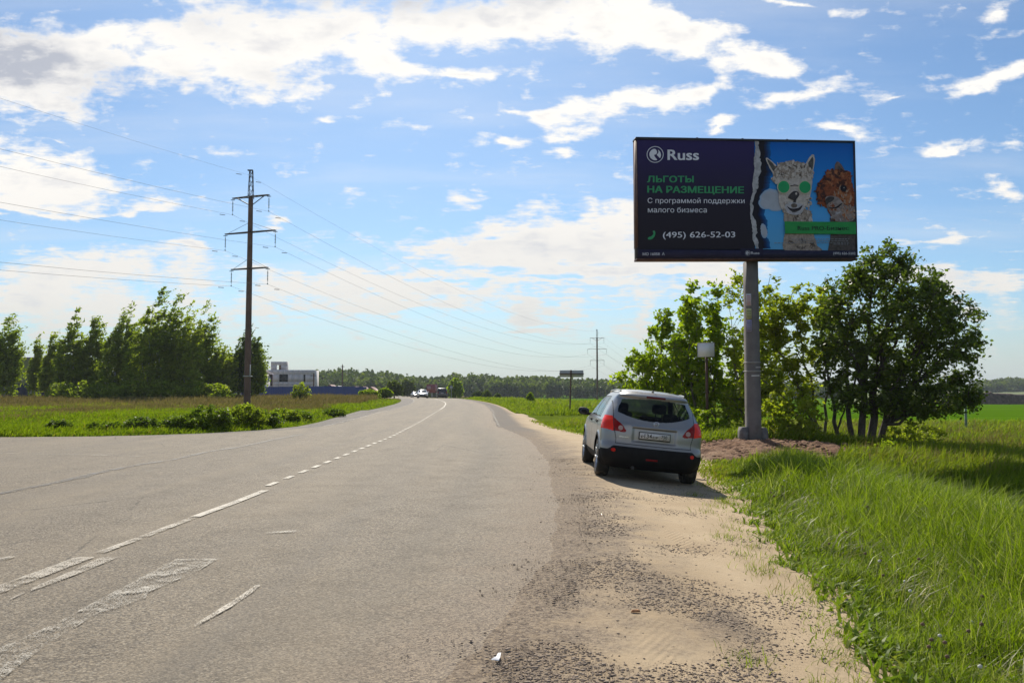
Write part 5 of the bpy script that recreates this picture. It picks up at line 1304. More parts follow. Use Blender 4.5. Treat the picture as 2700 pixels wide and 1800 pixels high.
def walls(mb, x0, x1, y0, y1, z0, z1): mb.box(((x0+x1)/2, (y0+y1)/2, (z0+z1)/2), (x1-x0, y1-y0, z1-z0))
def facade(mb, x0, x1, z0, z1, y, holes, th=.35):
    """wall in the xz plane with rectangular openings"""
    xs = sorted({x0, x1, *[h[0] for h in holes], *[h[1] for h in holes]}); zs = sorted({z0, z1, *[h[2] for h in holes], *[h[3] for h in holes]})
    for a, b_ in zip(xs[:-1], xs[1:]):
        for c, d in zip(zs[:-1], zs[1:]):
            if any(h[0] <= a and b_ <= h[1] and h[2] <= c and d <= h[3] for h in holes): continue
            mb.box(((a+b_)/2, y+th/2, (c+d)/2), (b_-a, th, d-c))
Yh = 205.0; s_ = Yh / F_PX
def hx(zx): return (560 + zx / 7.84 - 1350) * s_     # crop px -> metres
hz0 = Ts(hx(1500), Yh)
def hz(zy): return CAM_H + (1025 - (930 + zy / 7.84)) * s_ - hz0
hroot = empty('house', (hx(1500), Yh, hz0)); tag(hroot, 'pale unfinished flat-roofed block house with a rooftop box, behind the blue fence', 'house')
X0 = hx(1500); fx = lambda z: hx(z) - X0
holes = [(fx(1075), fx(1250), hz(715), hz(445)), (fx(1385), fx(1565), hz(600), hz(440)), (fx(1885), fx(1925), hz(605), hz(450)), (fx(1480), fx(1565), hz(860), hz(700)), (fx(1680), fx(1790), hz(860), hz(700)), (fx(1960), fx(2030), hz(690), hz(670))]
m = MB(); facade(m, fx(960), fx(2120), 0, hz(355), 0, holes); walls(m, fx(960), fx(990), .352, 4.2, 0, hz(357)); walls(m, fx(2090), fx(2120), .352, 4.2, 0, hz(357)); walls(m, fx(992), fx(2088), 3.9, 4.2, 0, hz(358)); upright(hroot, m, 'wall', block_m)
m = MB(); walls(m, fx(992), fx(2088), .36, 3.89, hz(400), hz(385)); upright(hroot, m, 'roof', block_m)
m = MB()
for zz in (435, 690): walls(m, fx(958), fx(2124), -.05, -.003, hz(zz+7), hz(zz-5))
upright(hroot, m, 'floor_band', pbr('pale_band_concrete', (.6,.57,.54), .8))
m = MB(); facade(m, fx(1180), fx(1505), hz(384), hz(180), 1.2, [(fx(1300), fx(1390), hz(345), hz(250))], .3); walls(m, fx(1180), fx(1200), 1.503, 3, hz(384), hz(181)); walls(m, fx(1485), fx(1505), 1.503, 3, hz(384), hz(181)); walls(m, fx(1202), fx(1483), 1.51, 3, hz(200), hz(190)); upright(hroot, m, 'rooftop_box', block_m)
m = MB(); walls(m, fx(1345), fx(1390), 1.3, 1.4, hz(345), hz(250)); upright(hroot, m, 'shutter', pbr('brown_board', (.18,.10,.05), .8))
dkw = pbr('dark_window', (.018, .022, .025), .25); frm = pbr('window_frame_dark', (.05, .05, .05), .6)
for (a, b_, c, d) in holes[:5]:
    m = MB(); walls(m, a, b_, .22, .26, c, d); w_ = upright(hroot, m, 'window', dkw)
    m = MB(); nb = max(1, int((b_-a) / .55))
    for q in range(nb + 1): x = a + (b_-a)*q/nb; walls(m, x-.04, x+.04, .14, .20, c, d)
    for q in range(4): z = c + (d-c)*q/3; walls(m, a, b_, .13, .19, z-.03, z+.03)
    o = m.build('window_frame', frm); o.parent = w_
m = MB(); walls(m, fx(1235), fx(1250), .05, .12, hz(715), hz(445)); upright(hroot, m, 'jamb', pbr('red_brown_jamb', (.14,.04,.03), .7))
# hip-roofed neighbour behind the pole
roof_m = pbr('shiny_roof_sheet', (.48, .36, .32), .22, .4, var=.08); roof_dk = pbr('brown_red_roof', (.12, .05, .045), .6, var=.2); wall_l = pbr('light_render', (.46, .46, .48), .85, var=.06)
def house(name_lab, x0, x1, Yd, zw, zr, depth, roofm, wallm, gable=False, over=.5, wins=(), cat='house'):
    xc, zg_ = (x0+x1)/2, Ts((x0+x1)/2, Yd); e_ = empty('house', (xc, Yd, zg_)); tag(e_, name_lab, cat); w = (x1-x0)/2
    m = MB(); walls(m, -w, w, 0, depth, 0, zw)
    if gable: m.prism([(-w, zw), (w, zw), (0, zr-.1)], (0,0,0), (1,0,0), (0,0,1), (0,1,0), depth)
    upright(e_, m, 'wall', wallm)
    m = MB(); o_ = over; t_ = .12
    if gable:
        for sg in (-1, 1): m.add([(sg*(w+o_), -o_, zw-.25), (0, -o_, zr), (0, depth+o_, zr), (sg*(w+o_), depth+o_, zw-.25), (sg*(w+o_), -o_, zw-.25-t_), (0, -o_, zr-t_), (0, depth+o_, zr-t_), (sg*(w+o_), depth+o_, zw-.25-t_)], [(0,1,2,3),(4,5,6,7)[::-1],(0,1,5,4),(2,3,7,6),(3,0,4,7)])
    else:
        a = [(-w-o_,-o_,zw),(w+o_,-o_,zw),(w+o_,depth+o_,zw),(-w-o_,depth+o_,zw)]; q = min(w, depth/2)*.95; r_ = [(-w+q, depth/2, zr), (w-q, depth/2, zr)]
        m.add(a + r_, [(0,1,5,4),(1,2,5),(2,3,4,5),(3,0,4),(3,2,1,0)])
    upright(e_, m, 'roof', roofm)
    for (wa, wb, wc, wd) in wins:
        m = MB(); walls(m, wa, wb, -.06, .0, wc, wd); wn = upright(e_, m, 'window', dkw); m = MB(); walls(m, (wa+wb)/2-.05, (wa+wb)/2+.05, -.1, -.065, wc, wd); o = m.build('window_frame', whitep); o.parent = wn
    return e_
def atx(px, Yd): return AT(px, 1000, Yd).x
def atz(py, Yd, px=1350): return AT(px, py, Yd).z
Yd = 190
house('white-walled house with a shining hipped metal roof, half hidden by the near power pole', atx(590, Yd), atx(682, Yd), Yd, atz(985, Yd) - Ts(atx(630,Yd),Yd), atz(950, Yd) - Ts(atx(630,Yd),Yd), 9, roof_m, wall_l, over=.9, wins=[(-2.2,-1,3.2,4.6),(1.0,2.2,3.2,4.6)])
brick = pbr('brown_brick', (.20, .09, .06), .85, var=.25, vscale=3); red = pbr('dark_red_tiles', (.17, .06, .045), .6, var=.2)
Yd = 260
for (a, b_, zw, zr, lab, wm, rm) in ((846, 872, 1023, 1014, 'small brown gabled house just right of the pale house, far behind the fence', brick, red), (876, 903, 1024, 1017, 'low shed with a flat pale roof line behind the fence', brick, wall_l),
                                 (920, 944, 1026, 1019, 'small white gabled house with a red roof behind the end of the fence', wall_l, red), (946, 966, 1027, 1018, 'white gable end with a dark red roof, rightmost small house but one', wall_l, red), (966, 990, 1028, 1019, 'rightmost small red-roofed brick house before the bend', brick, red)):
    zg_ = Ts((atx(a, Yd)+atx(b_, Yd))/2, Yd); house(lab, atx(a, Yd), atx(b_, Yd), Yd + (a % 7), atz(zw, Yd) - zg_, atz(zr, Yd) - zg_, 7, rm, wm, gable=True, over=.35, wins=[(-.6,.6,1.0,2.0)])
# long low building behind the left birches
Yd = 135; zg_ = Ts(atx(70, Yd), Yd)
house('long flat yellow-green shed behind the left birches', atx(-60, Yd), atx(150, Yd), Yd, atz(944, Yd)-zg_, atz(938, Yd)-zg_, 10, wall_l, pbr('olive_wall', (.20,.21,.07), .8), over=.2, cat='shed')

# ---- earth bank at the end of the crop field, far right
Yb = 205; m = MB(); xs = np.linspace(atx(2430, Yb), atx(3100, Yb), 120); zbk = [Ts(x, Yb) for x in xs]
rg = np.random.default_rng(2)
hb_ = 2.6 + .5*vnoise(xs, xs*0, .12, 3) + .5 * vnoise(xs, xs*0, .5, 5) + np.where(xs < atx(2625, Yb), .5, 0)
hb_ *= sstep(xs[0], xs[8], xs)
rows = []
for q, (dy_, f) in enumerate(((0,-.1),(.6,.45),(1.0,.92),(2.0,1.0),(30,1.02),(60,.3))): rows.append(np.c_[xs, Yb + dy_ + rg.normal(0,.25,120), np.array(zbk) + hb_*f])
n_ = 120; m.add(np.concatenate(rows), [(r_*n_+q, r_*n_+q+1, (r_+1)*n_+q+1, (r_+1)*n_+q) for r_ in range(5) for q in range(n_-1)], mi=np.array([0 if r_ < 3 else 1 for r_ in range(5) for q in range(n_-1)]))
tag(m.build('earth_bank', [pbr('dark_cut_earth', (.085,.055,.045), .95, var=.45, vscale=1.5, dirt=((.17,.11,.08), .9, .5)), pbr('bank_grass', (.12,.15,.05), .95, var=.3, vscale=.3)]), kind='structure')

# ---- litter
wl = pbr('white_scrap', (.75,.75,.76), .7)
p = GT(1312, 1745); z_ = .022
m = MB(); P = np.array([(0,.10,0.004),(.014,.05,.02),(.006,.0,.008),(.0,-.05,.018),(-.015,-.075,.006)]); wv_ = np.array([.018,.012,.016,.022,.03])
V = []; 
for q in range(5): V += [P[q] - (wv_[q],0,-.003*q), P[q] + (wv_[q]*.8, .004, .004)]
V = np.array(V)*.8; V2 = V - (0,0,.003); m.add(np.r_[V, V2], [(2*q,2*q+1,2*q+3,2*q+2) for q in range(4)] + [(10+2*q,12+2*q,13+2*q,11+2*q) for q in range(4)])
o = m.build('litter', wl, smooth=True); o.location = (p.x, p.y, z_); tag(o, 'small crumpled white scrap lying on the asphalt near the camera', 'litter')
for (px, py, mt, lab, sz, sh) in ((1676, 1616, pbr('brick_chip', (.42,.20,.09), .9, var=.3), 'orange-brown brick chip lying among the gravel', (.034,.015,.010), 0), ):
    p = GT(px, py); m = MB(); u_ = unit(np.random.default_rng(4).normal(size=(1,3)))
    P = np.array([(-1,-.6,-.8),(1,-.7,-.8),(.9,.6,-.8),(-.9,.7,-.8),(-.6,-.4,.8),(.8,-.3,.6),(.5,.5,.9),(-.7,.4,.5)])*np.array(sz); m.add(P, [(0,3,2,1),(4,5,6,7),(0,1,5,4),(1,2,6,5),(2,3,7,6),(3,0,4,7)])
    o = m.build('stone_chip', mt); o.location = (p.x, p.y, p.z+.018); tag(o, lab, 'stone')
# ------------------------------------------------------------------ vehicles
def paintm(name, col, metal=.55, rough=.32, dust=(.33,.28,.22), coat=.6):
    m = bpy.data.materials.new(name); m.use_nodes = True; t = NT(m.node_tree); b = t.n['Principled BSDF']
    co = t.add('ShaderNodeTexCoord').outputs['Object']; sp = t.add('ShaderNodeSeparateXYZ'); t.put(sp.inputs[0], co)
    n = t.noise(co, 3.5, 7, .65); fl = t.noise(co, 260, 2, .5)
    c = t.mix(t.math('MULTIPLY', t.ramp(fl, .4, .6), .12), col, tuple(min(1, v*1.35) for v in col))
    dz_ = t.ramp(t.math('ADD', sp.outputs[2], t.math('MULTIPLY', n, -.35)), .75, .15)   # road dust, thickest low on the body
    dust_f = t.math('ADD', t.math('MULTIPLY', dz_, .55), t.math('MULTIPLY', t.ramp(n, .45, .75), .16))
    c = t.mix(dust_f, c, dust); t.put(b.inputs['Base Color'], c)
    t.put(b.inputs['Metallic'], t.math('MULTIPLY', t.math('SUBTRACT', 1.0, dust_f), metal)); t.put(b.inputs['Roughness'], t.math('ADD', rough, t.math('MULTIPLY', dust_f, .35)))
    b.inputs['Coat Weight'].default_value = coat; b.inputs['Coat Roughness'].default_value = .12
    # the unseen inside of the shell is dark lining
    gm_ = t.add('ShaderNodeNewGeometry'); d2 = t.add('ShaderNodeBsdfDiffuse'); d2.inputs[0].default_value = (.02,.02,.022,1)
    mx = t.add('ShaderNodeMixShader'); t.put(mx.inputs[0], gm_.outputs['Backfacing']); t.l.new(b.outputs[0], mx.inputs[1]); t.l.new(d2.outputs[0], mx.inputs[2]); t.l.new(mx.outputs[0], t.n['Material Output'].inputs[0])
    return m
def tintglass(name, tint, refl=.8):
    m = bpy.data.materials.new(name); m.use_nodes = True; t = NT(m.node_tree); t.n.remove(t.n['Principled BSDF'])
    tr = t.add('ShaderNodeBsdfTransparent'); tr.inputs[0].default_value = (*tint, 1)
    gl_ = t.add('ShaderNodeBsdfGlossy'); gl_.inputs['Roughness'].default_value = .03; gl_.inputs[0].default_value = (.9,.95,1,1)
    fr = t.add('ShaderNodeFresnel'); fr.inputs[0].default_value = 1.5
    mx = t.add('ShaderNodeMixShader'); t.put(mx.inputs[0], t.math('MULTIPLY', fr.outputs[0], refl, clamp=True)); t.l.new(tr.outputs[0], mx.inputs[1]); t.l.new(gl_.outputs[0], mx.inputs[2]); t.l.new(mx.outputs[0], t.n['Material Output'].inputs[0])
    return m
silver = paintm('silver_car_paint', (.29,.28,.27), dust=(.25,.215,.17)); plastic = pbr('black_car_plastic', (.009,.009,.010), .7, var=.3, vscale=6, dirt=((.03,.025,.02), 4, .6), spec=.2)
glassd = tintglass('dark_tinted_glass', (.36,.46,.40), .35); glassc = tintglass('clear_car_glass', (.74,.82,.78))
def lampm(name, col, em=0.0):
    m = pbr(name, col, .18, 0, var=.08, coat=.0); b = m.node_tree.nodes['Principled BSDF']; b.inputs['Specular IOR Level'].default_value = .2
    if em: b.inputs['Emission Color'].default_value = (*col, 1); b.inputs['Emission Strength'].default_value = em
    return m
lred = lampm('red_lamp_glass', (.88,.035,.015)); ldark = lampm('dark_red_lamp_glass', (.26,.008,.006)); lclear = lampm('reverse_lamp_glass', (.42,.30,.30)); chrome = pbr('chrome', (.75,.75,.77), .15, 1, var=.02)
rubber = pbr('tyre_rubber', (.022,.021,.020), .88, var=.3, vscale=12, bump=.3, dirt=((.12,.10,.075), 5, .5)); rimm = pbr('alloy_rim', (.42,.42,.43), .35, .8, var=.1); cloth = pbr('dark_seat_cloth', (.016,.016,.018), .9)
def shell_grid(rows, nz, nq, ns, nf, p=2.6, sig=1.3):
    R_ = np.array(rows, float); d = np.r_[0, np.cumsum(np.linalg.norm(np.diff(R_[:, :4], axis=0) * (1, 1, .7, .25), axis=1))]
    t = np.linspace(0, d[-1], nz); A = np.stack([np.interp(t, d, R_[:, k]) for k in range(6)], 1)
    ker = np.exp(-np.arange(-4, 5) ** 2 / (2 * sig ** 2)); ker /= ker.sum()
    B = np.stack([np.convolve(np.pad(A[:, k], 4, 'edge'), ker, 'valid') for k in range(6)], 1)
    z, W, Yr, Yf, Rr, Rf = B.T
    th = np.linspace(0, math.pi/2, nq); u = np.linspace(0, 1, ns + 2)[1:-1]; tf = np.linspace(math.pi/2, 0, nf)
    xs, ys = [], []
    sp_ = lambda v: np.abs(v) ** (2 / p)
    Rr = np.minimum(Rr, (Yf-Yr)*.48); Rf = np.minimum(Rf, (Yf-Yr)*.48)
    X_ = np.concatenate([W[:,None]*sp_(np.sin(th))[None], np.repeat(W[:,None], ns, 1), W[:,None]*sp_(np.sin(tf))[None]], 1)
    Y_ = np.concatenate([Yr[:,None]+Rr[:,None]*(1-sp_(np.cos(th)))[None], (Yr+Rr)[:,None] + (Yf-Yr-Rr-Rf)[:,None]*u[None], Yf[:,None]-Rf[:,None]*(1-sp_(np.cos(tf)))[None]], 1)
    Z_ = np.repeat(z[:,None], X_.shape[1], 1)
    # mirror: full closed loop
    Xc_ = np.concatenate([X_, -X_[:, ::-1][:, 1:-1]], 1); Yc_ = np.concatenate([Y_, Y_[:, ::-1][:, 1:-1]], 1); Zc_ = np.concatenate([Z_, Z_[:, ::-1][:, 1:-1]], 1)
    col = np.concatenate([np.r_[np.zeros(nq), np.ones(ns), np.full(nf, 2)], np.r_[np.zeros(nq), np.ones(ns), np.full(nf, 2)][::-1][1:-1]])
    return Xc_, Yc_, Zc_, col, B
def wheel(parent, x, y, r, w, side):
    """tyre is the part, rim its sub-part"""
    def lathe(mb, prof, n_=40, mi=0):
        a = np.arange(n_) * 2 * math.pi / n_; P = np.array(prof); k = len(P)
        V = np.stack([np.repeat(P[:,0:1], n_, 1), P[:,1:2]*np.cos(a)[None], P[:,1:2]*np.sin(a)[None]], -1) + np.array((x, y, r))
        mb.add(V.reshape(-1,3), [(i*n_+j, i*n_+(j+1)%n_, (i+1)*n_+(j+1)%n_, (i+1)*n_+j) for i in range(k-1) for j in range(n_)], mi)
    m = MB(); h = w/2; lathe(m, [(-h*.95,r*.62),(-h*1.02,r*.80),(-h*.95,r*.95),(-h*.7,r*.995),(-.01,r*1.0),(0,r*.985),(.01,r*1.0),(h*.7,r*.995),(h*.95,r*.95),(h*1.02,r*.80),(h*.95,r*.62)])
    ty = m.build('wheel', rubber, smooth=True); ty.parent = parent
    m = MB(); s_ = side; lathe(m, [(s_*h*.6,.02),(s_*h*.6,r*.60),(s_*h*.93,r*.66),(s_*h*.93,r*.61),(s_*h*.7,r*.58)], mi=1)
    for q in range(5):
        a = q*2*math.pi/5 + .3; c, sn = math.cos(a), math.sin(a); t_ = np.array((0, -sn, c)); rd = np.array((0, c, sn))
        for sp2 in (-.06, .06):
            a0, a1 = np.array((x+s_*h*.78, y, r)) + t_*sp2*.5, np.array((x+s_*h*.86, y, r)) + rd*r*.62 + t_*sp2*1.3; m.tube([a0, (a0+a1)/2 + (s_*.012,0,0), a1], [.022,.018,.017], 5)
    m.tube([(x+s_*h*.55, y, r), (x+s_*h*.90, y, r)], .055, 14)
    o = m.build('rim', [rimm, pbr('rim_back', (.05,.05,.05), .5, .5)], smooth=True, auto=40); o.parent = ty
    return ty
def inpoly(px, pz, poly):
    ins = np.zeros(px.shape, bool); n_ = len(poly)
    for i in range(n_):
        (x1, z1), (x2, z2) = poly[i-1], poly[i]
        ins ^= ((z1 > pz) != (z2 > pz)) & (px < (x2-x1)*(pz-z1)/((z2-z1) or 1e-9) + x1)
    return ins
def finish(grid, cls, names, mats, root, labels={}):
    """cut the shell into its panels: cls gives a panel number per face"""
    X_, Y_, Z_ = grid; nz, nc = X_.shape
    i, j = np.meshgrid(np.arange(nz-1), np.arange(nc), indexing='ij'); i, j = i.ravel(), j.ravel(); k = (j+1) % nc
    F = np.c_[i*nc+j, i*nc+k, (i+1)*nc+k, (i+1)*nc+j]; V = np.c_[X_.ravel(), Y_.ravel(), Z_.ravel()]
    out = {}
    for idx, nm_ in names.items():
        if nm_ == 'panel_gap': continue
        g_ = [q for q, n2 in names.items() if n2 == 'panel_gap'] if nm_ == 'body' else []
        sel = (cls == idx) | np.isin(cls, g_); f = F[sel]
        if not len(f): continue
        u_, inv = np.unique(f.ravel(), return_inverse=True)
        m = MB(); m.add(V[u_], inv.reshape(-1, 4), mi=(cls[sel] != idx).astype(int)); o = m.build(nm_, [mats[idx]] + [mats[q] for q in g_], smooth=True); o.parent = root; out[idx] = o
        if idx in labels: o['label'] = labels[idx]
    return out
def facecent(A):
    B = np.roll(A, -1, 1); return ((A[:-1] + A[1:] + B[:-1] + B[1:]) / 4).ravel()

# ---- the silver car parked on the shoulder
CX = 2.37; cz = Ts(CX, 15.4) + .012
car = empty('parked_car', (CX, 14.22, cz - .012), (0, R(5.7), 0))
tag(car, 'silver five-door crossover parked on the sandy shoulder, seen from behind', 'car')
rows = [(.20,.74,.26,4.10,.35,.6),(.27,.82,.10,4.22,.40,.7),(.36,.868,.035,4.28,.42,.8),(.47,.885,.0,4.31,.42,.85),(.56,.89,.0,4.31,.42,.85),(.615,.89,.022,4.30,.42,.85),(.645,.888,.05,4.29,.42,.85),(.70,.892,.06,4.27,.42,.85),
        (.80,.893,.062,4.21,.42,.85),(.90,.890,.07,4.08,.42,.8),(.97,.880,.09,3.78,.42,.7),(1.02,.866,.115,3.42,.42,.6),(1.07,.842,.15,3.18,.42,.5),(1.20,.785,.245,2.95,.40,.45),(1.32,.722,.325,2.72,.38,.4),(1.41,.672,.375,2.50,.35,.4),
        (1.445,.650,.372,2.40,.33,.4),(1.47,.632,.345,2.33,.30,.4),(1.495,.610,.36,2.25,.28,.4),(1.53,.575,.43,2.10,.28,.4),(1.56,.52,.54,1.98,.28,.4),(1.585,.42,.74,1.86,.26,.4),(1.60,.26,1.0,1.72,.2,.3),(1.605,.10,1.2,1.55,.1,.1),(1.606,.004,1.33,1.40,.02,.02)]
Xs, Ys_, Zs, colid, Bz = shell_grid(rows, 260, 100, 260, 34, sig=2.2)
def arch(y, z): return np.minimum(np.hypot(y-.80, z-.345), np.hypot(y-3.43, z-.345))
# dish for the number plate, arch flares, sunk glass
rearv = (colid[None] == 0) & (Ys_ < 1.2)
dish = sstep(.40, .335, np.abs(Xs)) * sstep(.675, .71, Zs) * sstep(.935, .915, Zs) * rearv
Ys_ = Ys_ + dish * .035
lip = sstep(.40, .36, np.abs(Xs)) * np.exp(-((Zs-.952)/.022)**2) * rearv; Ys_ = Ys_ - lip * .022
ar = arch(Ys_, Zs); Xs = Xs + np.sign(Xs) * .018 * sstep(.47, .43, ar) * (np.abs(Xs) > .7)
beltl = np.exp(-((Zs - 1.0)/.02)**2); Xs = Xs + np.sign(Xs) * .006 * beltl * (colid[None] == 1)
fx_, fy_, fz_ = facecent(Xs), facecent(Ys_), facecent(Zs); fc = (colid[None] + np.zeros_like(Xs)); fc = np.minimum(fc[:-1], np.roll(fc, -1, 1)[:-1]).ravel(); ax_ = np.abs(fx_)
Wz, Yrz, Yfz = [np.interp(fz_, Bz[:,0], Bz[:,k]) for k in (1, 2, 3)]
cls = np.zeros(len(fx_), int)
rear = (fc == 0) | ((fy_ < Yrz + .42))
# bumper and cladding
zb_x = .598 - .075 * sstep(.66, .80, ax_) ; 
blk = (fz_ < np.where(rear, zb_x, .40)) & ~((~rear) & (fz_ > .40)); blk |= (arch(fy_, fz_) < .435) & (ax_ > .6)
blk &= ~((rear) & (fy_ > .36) & (fz_ > .50) & (arch(fy_, fz_) > .435))
cls[blk] = 1
tg = rear & (ax_ < .705 - .06 * sstep(1.0, .66, fz_)) & (fz_ > .645) & (fz_ < 1.47) & (fy_ < Yrz + .36); cls[tg] = 2
seam_t = rear & (fz_ > .632) & (fz_ < 1.40) & (np.abs(ax_ - (.705 - .06 * sstep(1.0, .66, fz_))) < .006); seam_t |= rear & (np.abs(fz_ - .638) < .0065) & (ax_ < .66)
rg_ = rear & (ax_ < .63 - .07*sstep(1.2,1.42,fz_)) & (fz_ > 1.055 + .115 * (ax_/.62)**2.2) & (fz_ < 1.437 - .04*(ax_/.6)**2) & (fy_ < Yrz+.38) & ((ax_/.635)**7 + (np.abs(fz_-1.25)/.205)**7 < 1); cls[rg_] = 3
# side windows and their dark surround
side = ~rear & (colid is not None) & (fy_ > .8) & (fy_ < Yfz - .25) & (ax_ > .5)
yb = .98 + (fz_ - 1.05) * .55
win = side & (fz_ > 1.06) & (fz_ < 1.425) & (fy_ > yb) & (fy_ < Yfz - .36)
sur = side & (fz_ > 1.045) & (fz_ < 1.44) & (fy_ > yb - .03) & (fy_ < Yfz - .30)
cls[sur] = np.where(fx_[sur] > 0, 5, 17); pil = (np.abs(fy_ - 2.02) < .045) | (np.abs(fy_ - 1.27 - (fz_-1.05)*.2) < .02); cls[win & ~pil] = 4
ws_ = (fy_ > Yfz - .40) & (fz_ > 1.02) & (fz_ < 1.47) & (ax_ < Wz * .90) & (fy_ > 2); cls[ws_] = 6
hood = (fy_ > 3.1) & (fz_ > .90) & (fz_ < 1.02) & (ax_ < .78); cls[hood] = 7
for k_, (y0, y1) in enumerate(((.98, 2.00), (2.01, 3.02))):
    dr = ~rear & (fy_ > y0 + (.0 if k_ else .22*sstep(1.0,.55,fz_))) & (fy_ < y1) & (fz_ > .41) & (fz_ < 1.045) & (cls == 0) & (arch(fy_, fz_) > .46); cls[dr & (fx_ > 0)] = 8 + k_; cls[dr & (fx_ < 0)] = 10 + k_
LP_ = [(.49,.845),(.52,.835),(.72,.845),(.80,.86),(1.2,.87),(1.2,1.085),(.80,1.095),(.725,1.095),(.66,1.04),(.56,.965),(.49,.875)]
lamp = (fy_ < Yrz + .40) & inpoly(ax_, fz_, LP_) & (ax_ < 1.1) & (fz_ < 1.1); li = lamp & (ax_ < .70); lo_ = lamp & (ax_ >= .70)
cls[lo_ & (fx_ > 0)] = 12; cls[lo_ & (fx_ < 0)] = 13; cls[li & (fx_ > 0)] = 14; cls[li & (fx_ < 0)] = 15
cls[seam_t & (cls != 3)] = 16
for ys_ in (.975, 2.005, 3.03): cls[(~rear) & (np.abs(fy_ - ys_ - (.22*sstep(1.0,.55,fz_) if ys_ < 1 else 0)) < .007) & (fz_ > .41) & (fz_ < 1.05) & (arch(fy_, fz_) > .45)] = 16
cls[(arch(fy_, fz_) < .375) & (ax_ > .55)] = -1
names = {0:'body',1:'bumper_and_cladding',2:'tailgate',3:'rear_window',4:'side_window',5:'window_trim',17:'window_trim',6:'windscreen',7:'bonnet',8:'door',9:'door',10:'door',11:'door',12:'tail_lamp',13:'tail_lamp',14:'inner_tail_lamp',15:'inner_tail_lamp',16:'panel_gap'}
gapm = pbr('panel_gap_black', (.012,.012,.012), .8)
mats_ = {0:silver,1:plastic,2:silver,3:glassd,4:glassc,5:plastic,17:plastic,6:glassc,7:silver,8:silver,9:silver,10:silver,11:silver,12:lred,13:lred,14:ldark,15:ldark,16:gapm}
cp_ = finish((Xs, Ys_, Zs), cls, names, mats_, car, {3:'dark tinted rear window', 12:'bright red outer tail lamp, right', 13:'bright red outer tail lamp, left'})
def cpart(mb, name, mat, parent=car, **kw):
    o = mb.build(name, mat, **kw); o.parent = parent; return o
yr_at = lambda z, x=0: float(np.interp(z, Bz[:,0], Bz[:,2])) + .42 * (1 - (1 - (min(abs(x)/.89, 1)) ** 2.6) ** (1/2.6))
for s_ in (-1, 1):
    for (yy_, nm_) in ((.80, 'rear'), (3.43, 'front')): wheel(car, s_*.775, yy_, .342, .225, s_)
    y_ = yr_at(.9, .585) - .012; m = MB(); m.tube([(s_*.585, y_+.02, .905), (s_*.585, y_-.004, .905)], .042, 20); cpart(m, 'reversing_lamp', lclear, cp_[14 if s_ > 0 else 15], smooth=False)
    m = MB(); m.tube([(s_*.585, y_+.02, .905), (s_*.585, y_-.001, .905)], .052, 20); cpart(m, 'lamp_ring', ldark, cp_[14 if s_ > 0 else 15])
    y_ = yr_at(.52, .70) + .0; m = MB(); m.tube([(s_*.69, y_+.03, .52), (s_*.675, y_-.035, .52)], .032, 18); cpart(m, 'fog_reflector', lampm('reflector_red', (.62,.03,.02)))
m = MB()   # wheel wells and floor
m.box((0, 2.1, .30), (1.30, 3.5, .16)); m.box((0, .55, .33), (1.2, .7, .12))
for yy_ in (.80, 3.43):
    for s_ in (-1, 1):
        a = np.linspace(-.15, math.pi+.15, 16); P = np.c_[yy_ + .385*np.cos(a), .345 + .385*np.sin(a)]
        V = np.r_[np.c_[np.full(16, s_*.88), P], np.c_[np.full(16, s_*.55), P]]; m.add(V, [(q, q+1, q+17, q+16) for q in range(15)]); m.add(V[16:], [tuple(range(16))])
cpart(m, 'underbody', pbr('underbody_black', (.010,.010,.010), .9))
m = MB(); m.tube([(-.32, .10, .24), (-.32, .5, .27)], .028, 10); cpart(m, 'exhaust_pipe', psteel)
m = MB(); m.box((-.02, yr_at(.40)-.004, .405), (.20, .02, .03)); cpart(m, 'fog_lamp', lampm('fog_dark_red', (.22,.01,.01)))
# seats, seen through the tinted rear window
def seat(x, y, zt, w=.48):
    m = MB(); m.box((x, y, .62), (w, .5, .22)); 
    P = [(-w/2,.70),(w/2,.70),(w/2*.96,1.0),(w/2*.72,zt-.24),(-w/2*.72,zt-.24),(-w/2*.96,1.0)]; m.prism(P, (x, y-.30, 0), (1,0,0), (0,0,1), (0,1,0), .12)
    s = cpart(m, 'seat', cloth); m = MB()
    for q in (-.06,.06): m.tube([(x+q, y-.25, zt-.26),(x+q, y-.25, zt-.16)], .01, 5)
    P = rrect(.27, .19, .06); m.prism(P, (x, y-.29, zt-.09), (1,0,0), (0,0,1), (0,1,0), .09); cpart(m, 'headrest', cloth, s)
seat(-.37, 2.15, 1.33); seat(.37, 2.15, 1.36); seat(-.42, 1.25, 1.18, .46); seat(.42, 1.25, 1.20, .46); seat(.0, 1.25, 1.13, .34)
m = MB(); m.box((0, 2.95, .86), (1.35, .35, .22)); cpart(m, 'dashboard', cloth); m = MB(); m.box((0, .62, .80), (1.05, .5, .04)); cpart(m, 'luggage_cover', cloth)
m = MB(); P = ell(0, 0, .18, .18, 0, 24); m.tube([(-.37+.18*math.cos(a), 2.66+.05*math.sin(a), 1.0+.17*math.sin(a)) for a in np.linspace(0, 6.28, 25)], .014, 6); cpart(m, 'steering_wheel', cloth)
